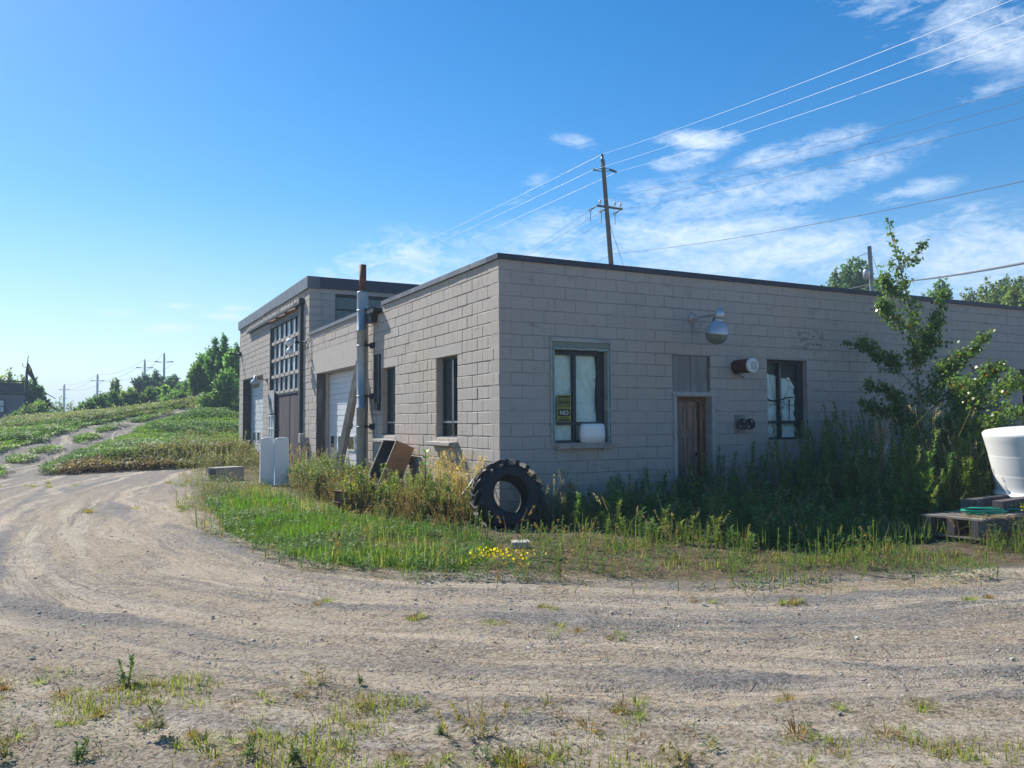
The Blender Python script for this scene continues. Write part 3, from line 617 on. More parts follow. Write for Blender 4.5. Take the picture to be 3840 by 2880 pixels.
# garage doors (recessed, ribbed)
def garage(y0, y1, ztop, xr, name='garage_door', wins=()):
    g = MB(); nsec = 5; h = (ztop+.0)/nsec
    for i in range(nsec):
        for k in range(4): g.box(xr+(.006 if k % 2 else 0), xr+.05, y0, y1, i*h+k*h/4+.006, i*h+(k+1)*h/4-(.012 if k == 3 else .0015))
    g.box(xr+.03, xr+.06, y0, y1, -.2, ztop+.2)
    go_ = g.build(name, M_doorw, B)
    for (a, b) in wins:
        w_ = MB(); w_.box(xr-.02, xr-.001, a-.04, b+.04, 1.16, 1.20); w_.box(xr-.02, xr-.001, a-.04, b+.04, .80, .84); w_.box(xr-.02, xr-.001, a-.04, a, .84, 1.16); w_.box(xr-.02, xr-.001, b, b+.04, .84, 1.16); wo_ = w_.build('window', M_white, go_)
        p_ = MB(); p_.box(xr-.008, xr-.002, a, b, .84, 1.16); p_.build('pane', M_glass, wo_)
    return go_
garage(7.17, 11.31, 2.86, .325, wins=[(7.6, 8.15), (8.75, 9.3), (9.75, 10.2), (10.6, 10.95)])
garage(19.12, 23.32, 3.26, .325, wins=[(19.3, 19.75), (20.3, 20.75), (21.4, 21.85), (22.3, 22.75)])
for y, zt in ((11.325, 2.87), (23.335, 3.27)):
    g = MB(); g.box(.004, .322, y-.012, y-.002, -.2, zt); g.build('jamb_lining', M_frame if y > 20 else M_woodd, B)
g = MB(); g.box(.25, .318, 11.20, 11.31, -.2, 2.87); g.build('door_track', M_lightwood, B)
# the tall sliding door of the wing
T = MB(); T.box(-.05, 0.02, 12.98, 13.30, -.2, 5.02); T.box(-.10, .0, 12.90, 12.975, -.2, 5.0); T.box(-.01, .12, 17.76, 17.878, 2.35, 4.90); T.box(.13, .16, 13.26, 17.8, -.2, 4.89); T.box(.0, 0.10, 13.30, 17.80, 4.80, 4.90)
to = T.build('sliding_door', M_frame, B)
g = MB(); 
rows = [2.60, 3.10, 3.66, 4.25, 4.80]
cols = np.linspace(13.42, 17.72, 7)
st = MB()
for i, c in enumerate(cols): wdt = .15 if i % 2 == 0 else .08; st.box(.035, .10, c-wdt/2, c+wdt/2, 2.52, 4.81)
st.build('muntin', M_frame, to)
for z in rows[1:-1]:
    for i in range(6): 
        q = MB(); q.box(.02, .09, cols[i]+.055, cols[i+1]-.055, z-.055+U(-.01, .01), z+.05); q.build('cross_rail', M_railpaint, to)
q = MB(); 
for i in range(6): q.box(.02, .09, cols[i]+.055, cols[i+1]-.055, 2.50, 2.585)
q.build('cross_rail', M_railpaint, to)
q = MB(); q.box(.085, .095, 13.33, 17.8, 2.5, 4.81); q.build('pane', M_glassb, to)
q = MB(); q.box(.06, .10, 13.32, 16.84, .05, 2.44); q.box(.045, .059, 14.9, 14.93, .05, 2.44); q.build('plywood_panel', mat('dark_plywood', (.055, .048, .058), .8, 0, .3, 6, .4, 30, dirt=(.12, .11, .12), dirt_s=6, dirt_lo=.5, dirt_hi=.75, stretch=(1, 1, .1)), to)
q = MB(); q.box(.03, .10, 13.32, 16.86, 2.445, 2.498); q.build('bottom_rail', M_frame, to)
q = MB()
for k in range(3): q.tube([(-.10, 13.45+k*1.45, 4.975), (-.10, 14.8+k*1.45, 4.985)], [.035, .05], 8)
q.build('door_hanger', M_rust, to)
q = MB(); n = 70; y0, y1 = 12.9, 21.85
for i in range(n):
    a = y0+(y1-y0)*i/n; b = y0+(y1-y0)*(i+1)/n; z = 5.10+.025*(i % 2)+U(-.012, .012); q.box(-.13+U(-.01, .01), .0, a, b-.001, z, z+.09+U(0, .04))
q.build('hanging_rail', M_railpaint, B)
q = MB(); q.box(-.135, -.002, 12.9, 21.9, 5.04, 5.09); q.box(-.16, 0, 12.80, 12.90, 5.02, 5.2); q.build('rail_channel', M_frame, B)
q = MB(); q.box(-.055, -.02, 16.86, 17.98, 1.84, 2.64); bo = q.build('sign_board', M_trim, B)
q = MB(); c = Vector((-.0585, 17.45, 2.22)); q.add([c+Vector((0, .22, 0)), c+Vector((0, -.12, .14)), c+Vector((0, -.12, -.14)), c+Vector((.003, .22, 0)), c+Vector((.003, -.12, .14)), c+Vector((.003, -.12, -.14))], [(0, 2, 1), (3, 4, 5), (0, 1, 4, 3), (1, 2, 5, 4), (2, 0, 3, 5)]); q.build('arrow_mark', M_black, bo)
q = MB()
for a in (16.88, 17.32, 17.76): q.box(-.05, -.01, a, a+.06, .4, 1.80)
for z in (.4, .86, 1.32, 1.75): q.box(-.049, -.011, 16.94, 17.76, z, z+.05)
wo_ = q.build('window', M_white, B); q = MB(); q.box(-.025, -.02, 16.9, 17.8, .4, 1.8); q.build('pane', M_glassb, wo_)
q = MB(); q.box(-.012, .02, 16.86, 17.95, -.2, 1.83); q.build('window_board', M_woodd, B)
# rough vertical pipes/wires on the front
q = MB(); q.tube([(-.03, 12.6, 3.75), (-.03, 12.3, 3.9), (-.03, 12.1, 3.95)], .012, 6); q.tube([(-.03, 12.55, 3.8), (-.05, 12.0, 3.2), (-.02, 11.85, 3.3), (-.02, 11.9, 3.9)], .008, 5); q.build('cable', M_cabled, B)

# ------------------------------------------------------------------ things on and against the walls
# flue
t_ = thing('flue_pipe', (-.19, 6.45, .3), 'tall galvanised flue pipe with a rust-brown inner stack, strapped to the garage wall', 'flue pipe')
px_, py_ = -.19, 6.45
prof = [(.128, .3)]
q = MB(); q.lathe([(.128, .3), (.128, 1.83), (.132, 1.835), (.132, 1.85), (.126, 1.855), (.126, 3.56), (.131, 3.565), (.131, 3.58), (.126, 3.585), (.126, 4.40), (.13, 4.44), (.115, 4.45), (.085, 4.45)], 28, Matrix.Translation((px_, py_, 0))); q.build('casing', M_galv, t_)
q = MB(); q.lathe([(0, 4.3), (.078, 4.3), (.078, 5.06), (.066, 5.06), (.066, 4.8), (0, 4.8)], 24, Matrix.Translation((px_, py_, 0))); q.build('inner_pipe', M_rust, t_)
for z in (1.42, 2.10, 3.23, 4.02):
    q = MB(); q.lathe([(.127, z-.014), (.137, z-.014), (.137, z+.014), (.127, z+.014)], 28, Matrix.Translation((px_, py_, 0))); q.build('strap', M_galv, t_)
    q = MB(); q.box(-.19, .0, py_-.20, py_-.15, z-.02, z+.03); q.box(-.06, -.002, py_-.30, py_-.1, z-.06, z+.06); q.build('bracket', M_black, t_)
q = MB(); q.box(-.20, -.002, 5.66, 6.2, 3.90, 3.99); q.box(-.16, -.003, 5.95, 6.3, 3.72, 3.9); q.build('bracket', M_black, t_)
t_ = MB(); t_.box(-.05, -.006, 5.72, 5.98, 1.95, 3.0); t_.box(-.09, -.051, 5.90, 5.95, 1.8, 3.0); t_.box(-.09, -.004, 5.74, 5.9, 1.78, 1.94); o = t_.build('electrical_box', M_frame); tag(o, 'tall narrow dark metal box on the wall beside the flue pipe', 'metal box')
# beam leaning
def plank(name, a, b, w, d, m, label, cat, extra=None, group=None):
    a = Vector(a); b = Vector(b); q = MB(); M_ = Matrix.Translation(a)@(b-a).to_track_quat('Z', 'Y').to_matrix().to_4x4(); L = (b-a).length
    q.box(-w/2, w/2, -d/2, d/2, 0, L, M_)
    if extra: extra(q, M_, L)
    o = q.build(name, m, bevel=.004); tag(o, label, cat, group); return o
def hw(q, M_, L):
    q.box(-.09, .09, -.085, -.07, L*.48, L*.52, M_); q.box(-.05, .07, -.10, -.05, L*.5, L*.62, M_); q.tube([M_@Vector((0, -.07, L*.4)), M_@Vector((0, -.13, L*.4))], .04, 8)
plank('timber_beam', (-.78, 6.62, -.05), (-.06, 7.02, 2.95), .15, .13, M_wood, 'long grey timber beam with rusty fittings leaning against the wall left of the flue pipe', 'beam', hw)
# small white conduit post + plank near the tall door
t_ = thing('conduit_post', (-.12, 12.5, 0), 'short pale capped post standing against the wall right of the tall sliding door', 'post')
q = MB(); q.box(-.17, -.07, 12.45, 12.55, -.1, 1.0); q.build('shaft', M_conc, t_, bevel=.006); q = MB(); q.box(-.20, -.05, 12.40, 12.60, .93, 1.22); q.build('cap', M_trim, t_, bevel=.02)
plank('board', (-.35, 12.0, -.05), (-.05, 12.2, 1.1), .16, .03, M_wood, 'narrow weathered board leaning beside the pale capped post', 'board')
# wall lamp on the south-facing wall
t_ = thing('wall_lamp', (3.81, 0, 3.33), 'bell-shaped metal wall lamp with a glass bowl on a straight arm above the door', 'wall lamp')
q = MB(); q.lathe([(0, .0), (.095, 0), (.095, .02), (.05, .035), (.03, .06), (0, .06)], 20, frame((3.81, 0, 3.33), 0, R(90))); q.tube([(3.81, -.02, 3.26), (3.815, -.03, 3.15), (3.815, -.03, 3.08)], .014, 8); q.build('wall_plate', M_railpaint, t_)
q = MB(); q.tube([(3.81, -.03, 3.33), (3.81, -.3, 3.32), (3.81, -.60, 3.31)], .02, 10); q.build('arm', M_lampg, t_)
Ml = frame((3.81, -.70, 3.32), 0, R(13))
q = MB(); q.lathe([(0, .17), (.008, .165), (.012, .12), (.03, .10), (.06, .07), (.085, .02), (.09, -.03), (.085, -.06), (.07, -.07), (.07, -.12), (.085, -.13)], 24, Ml); q.build('hood', M_lampg, t_)
q = MB(); q.lathe([(.075, -.12), (.11, -.14), (.155, -.19), (.185, -.25), (.20, -.30), (.206, -.32), (.206, -.335), (.195, -.34)], 32, Ml); q.build('reflector', M_lampg, t_)
q = MB(); q.lathe([(.194, -.335), (.19, -.36), (.175, -.42), (.14, -.47), (.09, -.50), (.04, -.515), (0, -.518)], 32, Ml); q.build('glass_bowl', M_lglass, t_)
q = MB(); q.tube([Ml@Vector(p) for p in ((0, .09, -.05), (0, .16, -.16), (0, .215, -.3), (0, .215, -.34))], .012, 6); q.tube([Ml@Vector(p) for p in ((0, .19, -.33), (0, .25, -.345))], .022, 8); q.build('latch', M_frame, t_)
# vent
t_ = thing('vent_pipe', (4.81, 0, 2.49), 'rust-brown horizontal vent pipe with a white end cap right of the door', 'vent pipe')
Mv = frame((4.81, 0, 2.495), 0, R(90))
q = MB(); q.lathe([(.0, -.02), (.125, -.02), (.125, .34), (.131, .345), (.131, .40), (.12, .405)], 28, Mv); q.build('pipe', M_rust, t_)
q = MB(); q.lathe([(.12, .385), (.134, .39), (.134, .43), (.126, .436), (0, .438)], 28, Mv); vo = q.build('end_cap', M_white, t_)
q = MB(); yq = -.443
for a, b, c, d in ((-.055, .055, .05, .06), (-.055, .055, -.07, -.06), (-.055, -.046, -.06, .05), (.046, .055, -.06, .05)): q.box(4.82+a, 4.82+b, yq, -.4385, 2.495+c, 2.495+d)
for k in range(4): q.box(4.78, 4.86, yq+.002, -.4385, 2.45+k*.022, 2.456+k*.022)
q.build('grille', M_steelpole, vo)
q = MB(); q.tube([(4.72, -.02, 2.37), (4.80, -.14, 2.33), (4.95, -.05, 2.30), (4.85, -.02, 2.36)], .007, 6); q.build('strap', M_frame, t_)
# twin black discs
t_ = thing('pipe_outlet_fitting', (4.93, 0, 1.45), 'pair of black round pipe caps on a grey backing plate between door and window', 'pipe fitting')
q = MB(); q.box(4.75, 4.985, -.015, 0, 1.295, 1.625); q.build('backing_plate', M_ply, t_)
for x in (4.865, 5.055):
    Md = frame((x, -.05, 1.455), R(-20), R(90)); q = MB()
    q.lathe([(0, -.04), (.05, -.04), (.05, .02), (.095, .03), (.10, .045), (.085, .05), (.075, .042), (.0, .042)], 26, Md); bo_ = q.build('disc_cap', M_black, t_)
    q = MB(); 
    for a in ((.035, .05), (-.035, -.05)): q.lathe([(0, .044), (.02, .044), (.018, .05), (0, .05)], 8, Md@Matrix.Translation((a[0], a[1], 0)))
    q.build('lug', M_railpaint, bo_)
# tub on the sill
tb = MB(); tb.lathe([(.0, 1.165), (.225, 1.165), (.236, 1.30), (.228, 1.42), (.215, 1.465), (.19, 1.478), (.15, 1.470), (.14, 1.44), (.13, 1.25), (0, 1.25)], 40, Matrix.Translation((1.69, -.01, 0)), 1., .56); o = tb.build('plastic_tub', M_tank); tag(o, 'white round-topped plastic tub standing on the sill of the white-framed window', 'tub')
# notice in the window
t_ = thing('warning_sign', (1.215, .06, 1.5), 'yellow and black NO TRESPASSING notice behind the left pane of the white-framed window', 'sign')
ym = mat('sign_yellow', (.36, .34, .07), .6, 0, .1); km = mat('sign_black', (.03, .035, .03), .6)
q = MB(); q.box(1.09, 1.345, .090, .093, 1.51, 1.95); q.build('sheet', ym, t_)
q = MB()
for a, b in ((1.93, 1.90), (1.835, 1.81), (1.895, 1.84), (1.805, 1.745), (1.72, 1.60), (1.55, 1.52)): q.box(1.105, 1.33, .087, .0895, b, a)
q.build('panel', km, t_)
def text(s_, x, z, size, m, y=.0862, parent=None, sx=1.):
    c = bpy.data.curves.new('t', 'FONT'); c.body = s_; c.size = size; c.align_x = 'CENTER'; c.extrude = .0004; c.offset = size*.02
    o = bpy.data.objects.new('t', c); COL.objects.link(o); dg = bpy.context.evaluated_depsgraph_get(); me_ = bpy.data.meshes.new_from_object(o.evaluated_get(dg)); bpy.data.objects.remove(o)
    me_.transform(Matrix.Translation((x, y, z))@Matrix.Rotation(R(90), 4, 'X')@Matrix.Diagonal((sx, 1, 1, 1))); me_.materials.clear(); me_.materials.append(m)
    me_.name = 'lettering'; ob = bpy.data.objects.new('lettering', me_); COL.objects.link(ob); ob.parent = parent; ob.location = -WL[parent.name]; return ob
text('PRIVATE', 1.217, 1.848, .062, ym, parent=t_, sx=.82); text('PROPERTY', 1.217, 1.752, .062, ym, parent=t_, sx=.66); text('NO', 1.217, 1.625, .095, mat('sign_white', (.62, .62, .5), .6), parent=t_, sx=1.1); text('TRESPASSING', 1.217, 1.558, .042, km, parent=t_, sx=.72)
# lamps on the tall wing
def small_lamp(loc, label, m=M_lampg, glass=True, L=.35):
    x, y, z = loc; t_ = thing('wall_lamp', (0, y, z), label, 'wall lamp')
    q = MB(); q.tube([(0, y, z+.05), (-L, y, z+.08)], .02, 8); q.box(-.03, 0, y-.06, y+.06, z-.02, z+.1); q.build('arm', M_frame, t_)
    Mx = Matrix.Translation((-L-.05, y, z+.08)); q = MB(); q.lathe([(0, .12), (.05, .11), (.07, .0), (.16, -.08), (.19, -.16), (.17, -.17)], 20, Mx); q.build('hood', m, t_)
    if glass: q = MB(); q.lathe([(.165, -.16), (.15, -.26), (.08, -.33), (0, -.34)], 20, Mx); q.build('glass_bowl', M_lglass, t_)
small_lamp((0, 18.35, 3.0), 'round metal lamp on the tall wing beside the bottom of the sliding door')
t_ = thing('floodlight', (0, 12.6, 3.85), 'white twin-headed floodlight on a short arm between the tall wing and the low garage', 'floodlight')
q = MB(); q.tube([(0, 12.5, 3.88), (-.28, 12.6, 3.85)], .018, 8); q.lathe([(0, 0), (.06, 0), (.06, .05), (0, .05)], 12, frame((-.28, 12.55, 3.85), 0, R(90))); q.build('arm', M_black, t_)
for dz, rr in ((.0, .12), (-.26, .10)):
    q = MB(); q.lathe([(0, -.12), (.05, -.1), (rr*.9, 0), (rr, .07), (rr*.9, .075), (0, .06)], 16, frame((-.40, 12.85, 3.86+dz), R(25), R(-60))); q.build('lamp_head', M_white, t_)
t_ = thing('lamp_arm', (0, 24.0, 4.35), 'bare dark bracket arm sticking out of the far corner of the tall wing', 'bracket arm')
q = MB(); q.tube([(0, 23.9, 4.38), (-.45, 24.0, 4.40)], .045, 8); q.tube([(-.4, 24.0, 4.40), (-.85, 24.0, 4.44)], .02, 8); q.box(-.1, 0, 23.8, 24.0, 4.3, 4.46); q.build('arm', M_frame, t_)

# ------------------------------------------------------------------ yard objects
# tractor tyre
TY = thing('tractor_tyre', (-.13, -.62, 0), 'big black tractor tyre with lugged tread standing on edge at the corner of the building', 'tyre')
Mt = frame((-.21, -.66, .43), R(-6), R(90-16))
ro, ri, hw_ = .47, .27, .19
q = MB(); q.lathe([(ri, -hw_*.72), (ri-.005, -hw_*.9), (ri+.02, -hw_), (ri+.10, -hw_*1.06), (ro-.06, -hw_*1.0), (ro-.015, -hw_*.86), (ro, -hw_*.5), (ro+.003, 0), (ro, hw_*.5), (ro-.015, hw_*.86), (ro-.06, hw_), (ri+.10, hw_*1.06), (ri+.02, hw_), (ri-.005, hw_*.9), (ri, hw_*.72), (ri+.04, hw_*.72), (ro-.05, hw_*.6), (ro-.04, 0), (ro-.05, -hw_*.6), (ri+.04, -hw_*.72), (ri, -hw_*.72)], 72, Mt); q.build('casing', M_rubber, TY)
q = MB(); nl = 18
for sgn in (-1, 1):
    for k in range(nl):
        a0 = 2*math.pi*(k+(.5 if sgn > 0 else 0))/nl; sec = []
        for u in np.linspace(0, 1, 5):
            zz = sgn*(.005+u*hw_*1.0); aa = a0-u*.30; rr = ro+.06-.05*max(0, u-.8)*2.5; w_ = .06
            sec.append([(ro-.03, aa-w_), (rr, aa-w_*.75), (rr, aa+w_*.75), (ro-.03, aa+w_), zz])
        vs = []
        for s4 in sec:
            for r_, a_ in s4[:4]: vs.append(Mt@Vector((r_*math.cos(a_), r_*math.sin(a_), s4[4])))
        fs_ = [(i*4+j, i*4+(j+1) % 4, (i+1)*4+(j+1) % 4, (i+1)*4+j) for i in range(4) for j in range(4)]+[(0, 1, 2, 3), (19, 18, 17, 16)]
        q.add(vs, fs_)
q.build('tread', M_rubber, TY, bevel=.006)
q = MB(); q.tube([(-0.62,0.308,0.237), (-0.03,0.504,0.819)], .014, 8); q.tube([(-0.6,0.318,0.228), (-0.02,0.474,0.805)], .008, 6); o = q.build('metal_rod', M_galv); tag(o, 'thin grey metal rod leaning on the wall corner behind the tyre', 'rod')
# rusty open steel box leaning on the wall
Lx = thing('steel_box', (-.62, 3.9, 0), 'open rust-brown steel box tipped against the wall among the weeds below the windows', 'steel box')
th_ = R(23.4); lu = Vector((math.sin(th_), 0, math.cos(th_))); nn = Vector((math.cos(th_), 0, -math.sin(th_))); mm = Vector((0, 1, 0))
org = Vector((-.93, 3.51, .0)); BL, BW, BD = 1.28, .75, .39
def bpt(a, b, c): return org+lu*a+mm*b+nn*c
Mb = Matrix(((lu.x, mm.x, nn.x, org.x), (lu.y, mm.y, nn.y, org.y), (lu.z, mm.z, nn.z, org.z), (0, 0, 0, 1)))
q = MB(); tk = .012
q.box(0, BL, 0, BW, BD-tk, BD, Mb); q.box(0, BL, 0, tk, 0, BD-tk, Mb); q.box(0, BL, BW-tk, BW, 0, BD-tk, Mb); q.box(0, tk, tk, BW-tk, 0, BD-tk, Mb); q.box(BL-tk, BL, tk, BW-tk, 0, BD-tk, Mb); q.build('shell', M_rustw, Lx)
q = MB(); q.box(-.01, BL+.01, -.014, .012, -.014, -.001, Mb); q.box(-.01, BL+.01, BW-.012, BW+.014, -.014, -.001, Mb); q.box(BL-.012, BL+.012, .013, BW-.013, -.014, -.001, Mb); q.build('rim', M_conc, Lx)
q = MB(); q.box(tk+.005, BL-tk-.005, tk+.005, BW-tk-.005, BD-tk-.012, BD-tk-.003, Mb); q.box(tk+.001, BL-tk-.001, tk+.001, tk+.004, .01, BD-tk-.013, Mb); q.box(tk+.001, BL-tk-.001, BW-tk-.004, BW-tk-.001, .01, BD-tk-.013, Mb); q.box(tk+.001, tk+.004, tk+.005, BW-tk-.005, .01, BD-tk-.013, Mb); q.box(BL-tk-.004, BL-tk-.001, tk+.005, BW-tk-.005, .01, BD-tk-.013, Mb); q.build('lining', mat('grey_liner', (.055, .052, .055), .8, 0, .3, 5, dirt=(.13, .115, .10), dirt_lo=.5, dirt_hi=.7), Lx)
q = MB(); cc = bpt(BL-.25, .1, BD+.05); q.tube([cc+Vector((.05*math.cos(a), 0, .05*math.sin(a))) for a in np.linspace(0, 2*math.pi, 14)], .012, 6); q.build('ring_handle', M_black, Lx)
# white moulded panels
def panel(cx, cy, lab, w=.29, h=1.12, yaw=R(-14)):
    t_ = thing('bath_panel', (cx, cy, 0), lab, 'white panel', 'two white moulded panels standing in the weeds')
    Mx = frame((cx, cy, -.05), yaw, R(2)); q = MB(); n = 12
    prof = [(-w/2, 0), (w/2, 0)]+[(w/2-w*i/n, h+.02+.045*math.sin(math.pi*(.15+.6*(1-i/n)))) for i in range(n+1)]
    vs = [Mx@Vector((x, y, z)) for y in (-.05, .08) for x, z in prof]; K = len(prof)
    q.add(vs, [tuple(range(K)), tuple(range(2*K-1, K-1, -1))]+[(i, i+K, (i+1) % K+K, (i+1) % K) for i in range(K)]); q.build('body', M_tank, t_, bevel=.012)
    q = MB(); top = [Mx@Vector((x, -.03, z+.012)) for x, z in prof[2:]]; q.tube([Mx@Vector((w/2+.005, -.045, 0))]+top+[Mx@Vector((-w/2-.005, -.045, 0))], .022, 8); q.build('rolled_edge', M_tank, t_)
panel(-1.70, 9.30, 'left one of two tall white moulded panels standing on end in the weeds'); panel(-1.385, 9.14, 'right one of two tall white moulded panels standing on end in the weeds')
#o = MB(); o.lathe([(0, 0), (.1, .01), (.12, .1), (.07, .17), (0, .19)], 10, frame((-1.55, 9.7, 1.05), .3, .4), 1.2, .8); 
# hollow concrete block
t_ = MB(); Mx = frame((-2.33, 11.55, -.02), R(28))
t_.box(-.22, .42, -.2, .2, .0, .38, Mx); t_.box(-.42, -.221, -.2, .2, .0, .05, Mx); t_.box(-.42, -.221, -.2, .2, .33, .38, Mx); t_.box(-.42, -.221, -.2, -.15, .051, .329, Mx); t_.box(-.42, -.221, .15, .2, .051, .329, Mx)
o = t_.build('concrete_block', M_conc, bevel=.01); tag(o, 'pale hollow concrete block lying at the gravel edge left of the white panels', 'concrete block')
t_ = MB(); t_.box(-.11, .11, -.075, .075, 0, .075, frame((-1.02, -2.58, .015), R(-20), R(4))); o = t_.build('brick', M_stone, bevel=.008); tag(o, 'single pale brick lying on the grass in front of the tyre', 'brick')
# pale slatted crate piece
t_ = thing('slatted_rack', (-.5, 12.1, 0), 'small pale slatted wooden rack lying tilted below the tall sliding door', 'wooden rack'); Mx = frame((-.62, 11.6, .25), R(-30), R(0), R(38))
for k in range(5): q = MB(); q.box(-.4, .4, -.03+k*.16-.3, .03+k*.16-.3, 0, .02, Mx); q.build('slat', M_lightwood, t_)
q = MB(); q.box(-.42, -.36, -.38, .42, -.03, -.001, Mx); q.box(.36, .42, -.38, .42, -.03, -.001, Mx); q.build('rail', M_lightwood, t_)
# rusty rail stub
t_ = MB(); Mx = frame((-1.86, 2.45, .12), R(-70), R(0), R(0))
t_.box(-.05, .3, -.05, .05, .22, .25, Mx); t_.box(-.05, .3, -.012, .012, .06, .219, Mx); t_.box(-.05, .3, -.05, .05, .03, .059, Mx); t_.box(.08, .14, -.04, .04, -.2, .029, Mx); o = t_.build('steel_beam_end', M_rust, bevel=.004); tag(o, 'short dark rusty steel beam end poking out of the weeds above the green grass', 'steel beam')
# white plastic tank on its pallet
def pallet(name, loc, yaw, L, Wd, lab, m=M_wood, hgt=.14):
    t_ = thing(name, loc, lab, 'pallet'); Mx = frame(loc, yaw)
    for k in range(3): q = MB(); y_ = .02+k*(Wd-.14)/2; q.box(0, L, y_, y_+.09, .022, hgt-.024, Mx); q.build('runner', M_woodd, t_)
    n = int(L/.2)
    for k in range(n):
        q = MB(); x_ = k*(L-.13)/(n-1); q.box(x_, x_+.13*U(.85, 1.05), -.02+U(-.015, .015), Wd, hgt-.023, hgt, frame(loc, yaw, R(U(-.4, .4)))); q.build('deck_board', m, t_)
    for k in range(3): q = MB(); x_ = k*(L-.14)/2; q.box(x_, x_+.12, 0, Wd, 0, .021, Mx); q.build('bottom_board', m, t_)
    return t_
PY = R(8)
pallet('wooden_pallet', (4.0, -5.02, .05), PY, 3.4, .72, 'long low weathered pallet carrying the white tank and green hose', hgt=.25)
e1 = Vector((math.cos(PY), math.sin(PY), 0)); e2 = Vector((-e1.y, e1.x, 0)); P0 = Vector((4.0, -5.02, .05))
def PP(a, b, z): p_ = P0+e1*a+e2*b; return (p_.x, p_.y, .05+z)
for nm, a0, b0, L_, lab in (('wood_block', .86, .50, 1.9, 'thick dark timber under the tank, rear one of two'), ('wood_block', 1.0, .16, 1.9, 'thick dark timber under the tank, front one of two')):
    q = MB(); q.box(0, L_, 0, .14, 0, .145, frame(PP(a0, b0, .252), PY+R(2))); o = q.build('timber_block', M_woodd, bevel=.006); tag(o, lab, 'timber', 'two timbers under the white tank')
TK = thing('plastic_tank', PP(2.62, .32, .40), 'large white plastic tank, wider at the top, standing on timbers on the pallet', 'tank')
Mk = frame(PP(2.62, .32, .405), 0, R(0), R(-5)); q = MB()
q.lathe([(0, 0), (.60, 0), (.635, .012), (.632, .04), (.60, .055), (.593, .09), (.600, .16), (.611, .262), (.6125, .272), (.6145, .285), (.6155, .298), (.6150, .308), (.617, .318), (.632, .42), (.6515, .545), (.6525, .555), (.6552, .568), (.6562, .581), (.656, .592), (.658, .602), (.68, .72), (.695, .80), (.712, .87), (.712, .90), (.69, .925), (.4, .95), (0, .96)], 72, Mk); q.build('body', M_tank, TK)
# garden hose coiled on the pallet
q = MB(); pts = []
for k in range(90):
    a = k/89*2*math.pi*3.3; r1 = .42+.05*math.sin(a*1.7); pts.append(Vector(PP(.74+r1*math.cos(a)*1.05, .28+r1*.40*math.sin(a), .27+.02*math.sin(a*.5+k*.1)+.0004*k)))
pts += [Vector(PP(1.3+.12*k, .05-.03*k, .28+.012*k)) for k in range(7)]
q.tube(pts, .012, 8); o = q.build('garden_hose', M_hose); tag(o, 'green garden hose coiled on the pallet beside the white tank', 'hose')
# debris by the sapling
q = MB(); q.tube([(6.55, -1.0, .90), (6.8, -1.12, .93), (7.05, -1.22, .86), (7.2, -1.3, .68), (7.25, -1.32, .45)], [.05, .075, .075, .06, .04], 10); o = q.build('white_pipe', M_rag); tag(o, 'bent white pipe showing among the tall weeds by the sapling', 'pipe')
q = MB(); 
for k in range(9): q.tube([(7.2+U(-.1, .1), -1.2+U(-.1, .1), .3), (7.25+.02*k, -1.0+U(-.2, .1), .8+U(0, .4)), (7.3+.03*k+U(-.08, .1), -1.05, 1.2+U(-.1, .45))], [.05, .045, .01], 6)
o = q.build('white_sheet', M_rag); tag(o, 'torn white plastic sheet hanging in the weeds at the foot of the sapling', 'plastic sheet')
# ------------------------------------------------------------------ power lines
def wire(a, b, sag, r, m=M_cable, n=20):
    a = Vector(a); b = Vector(b); q = MB(); q.tube([a+(b-a)*(i/n)-Vector((0, 0, sag*4*(i/n)*(1-i/n))) for i in range(n+1)], r, 5, cap=False); return q
PO = thing('utility_pole', (22.83,29.87,9.19), 'tall leaning timber utility pole with two crossarms rising behind the block wall', 'utility pole')
ptop = Vector((22.34,30.2,17.69)); pb = Vector((22.71,29.95,11.14)); pdn = pb+(pb-ptop)*1.75
pv = (ptop-pb).normalized(); right = Vector((.8873, -.4612, 0))
q = MB(); q.tube([pdn, pb, ptop], [.19, .155, .12], 14); q.build('shaft', M_pole, PO)
pin = Vector((22.32,30.21,18.04)); aL = Vector((21.84,30.53,17.08)); aR = Vector((23.03,29.72,16.88)); xL = Vector((22.03,30.4,14.84)); xR = Vector((23.31,29.53,14.56))
q = MB(); q.tube([ptop-Vector((.06, .04, .35)), pin-Vector((0, 0, .28))], .05, 8); q.tube([pin-Vector((0, 0, .28)), pin], [.09, .08], 8); q.build('top_insulator', M_insul, PO)
for tip, sg in ((aL, -1), (aR, 1)):
    mid_ = ptop-pv*.62; q = MB(); e_ = mid_+right*sg*.38; q.tube([mid_+pv*.06, e_+pv*.05], .025, 6); q.tube([mid_-pv*.12, e_-pv*.08], .025, 6); q.tube([e_+pv*.06, e_-pv*.09], .025, 6); q.build('standoff_bracket', M_black, PO)
    q = MB(); q.tube([e_, tip], [.075, .07], 8); q.build('insulator', M_insul if sg < 0 else M_black, PO)
q = MB(); q.tube([xL, xR], .075, 6); q.build('crossarm', M_pole, PO)
xd = (xR-xL).normalized()
for f_ in (.12, .70, .92):
    b_ = xL+(xR-xL)*f_; q = MB(); q.tube([b_, b_+Vector((0, 0, .2))], .03, 6); q.lathe([(0, .16), (.08, .18), (.05, .24), (.085, .28), (.07, .36), (0, .38)], 10, Matrix.Translation(b_)); q.build('pin_insulator', M_porc, PO)
farL = [Vector((31.97,102.71,22.75)), Vector((30.07,103.32,21.88)), Vector((33.24,102.29,22.24))]
P2 = Vector((8.8,177.21,16.75))
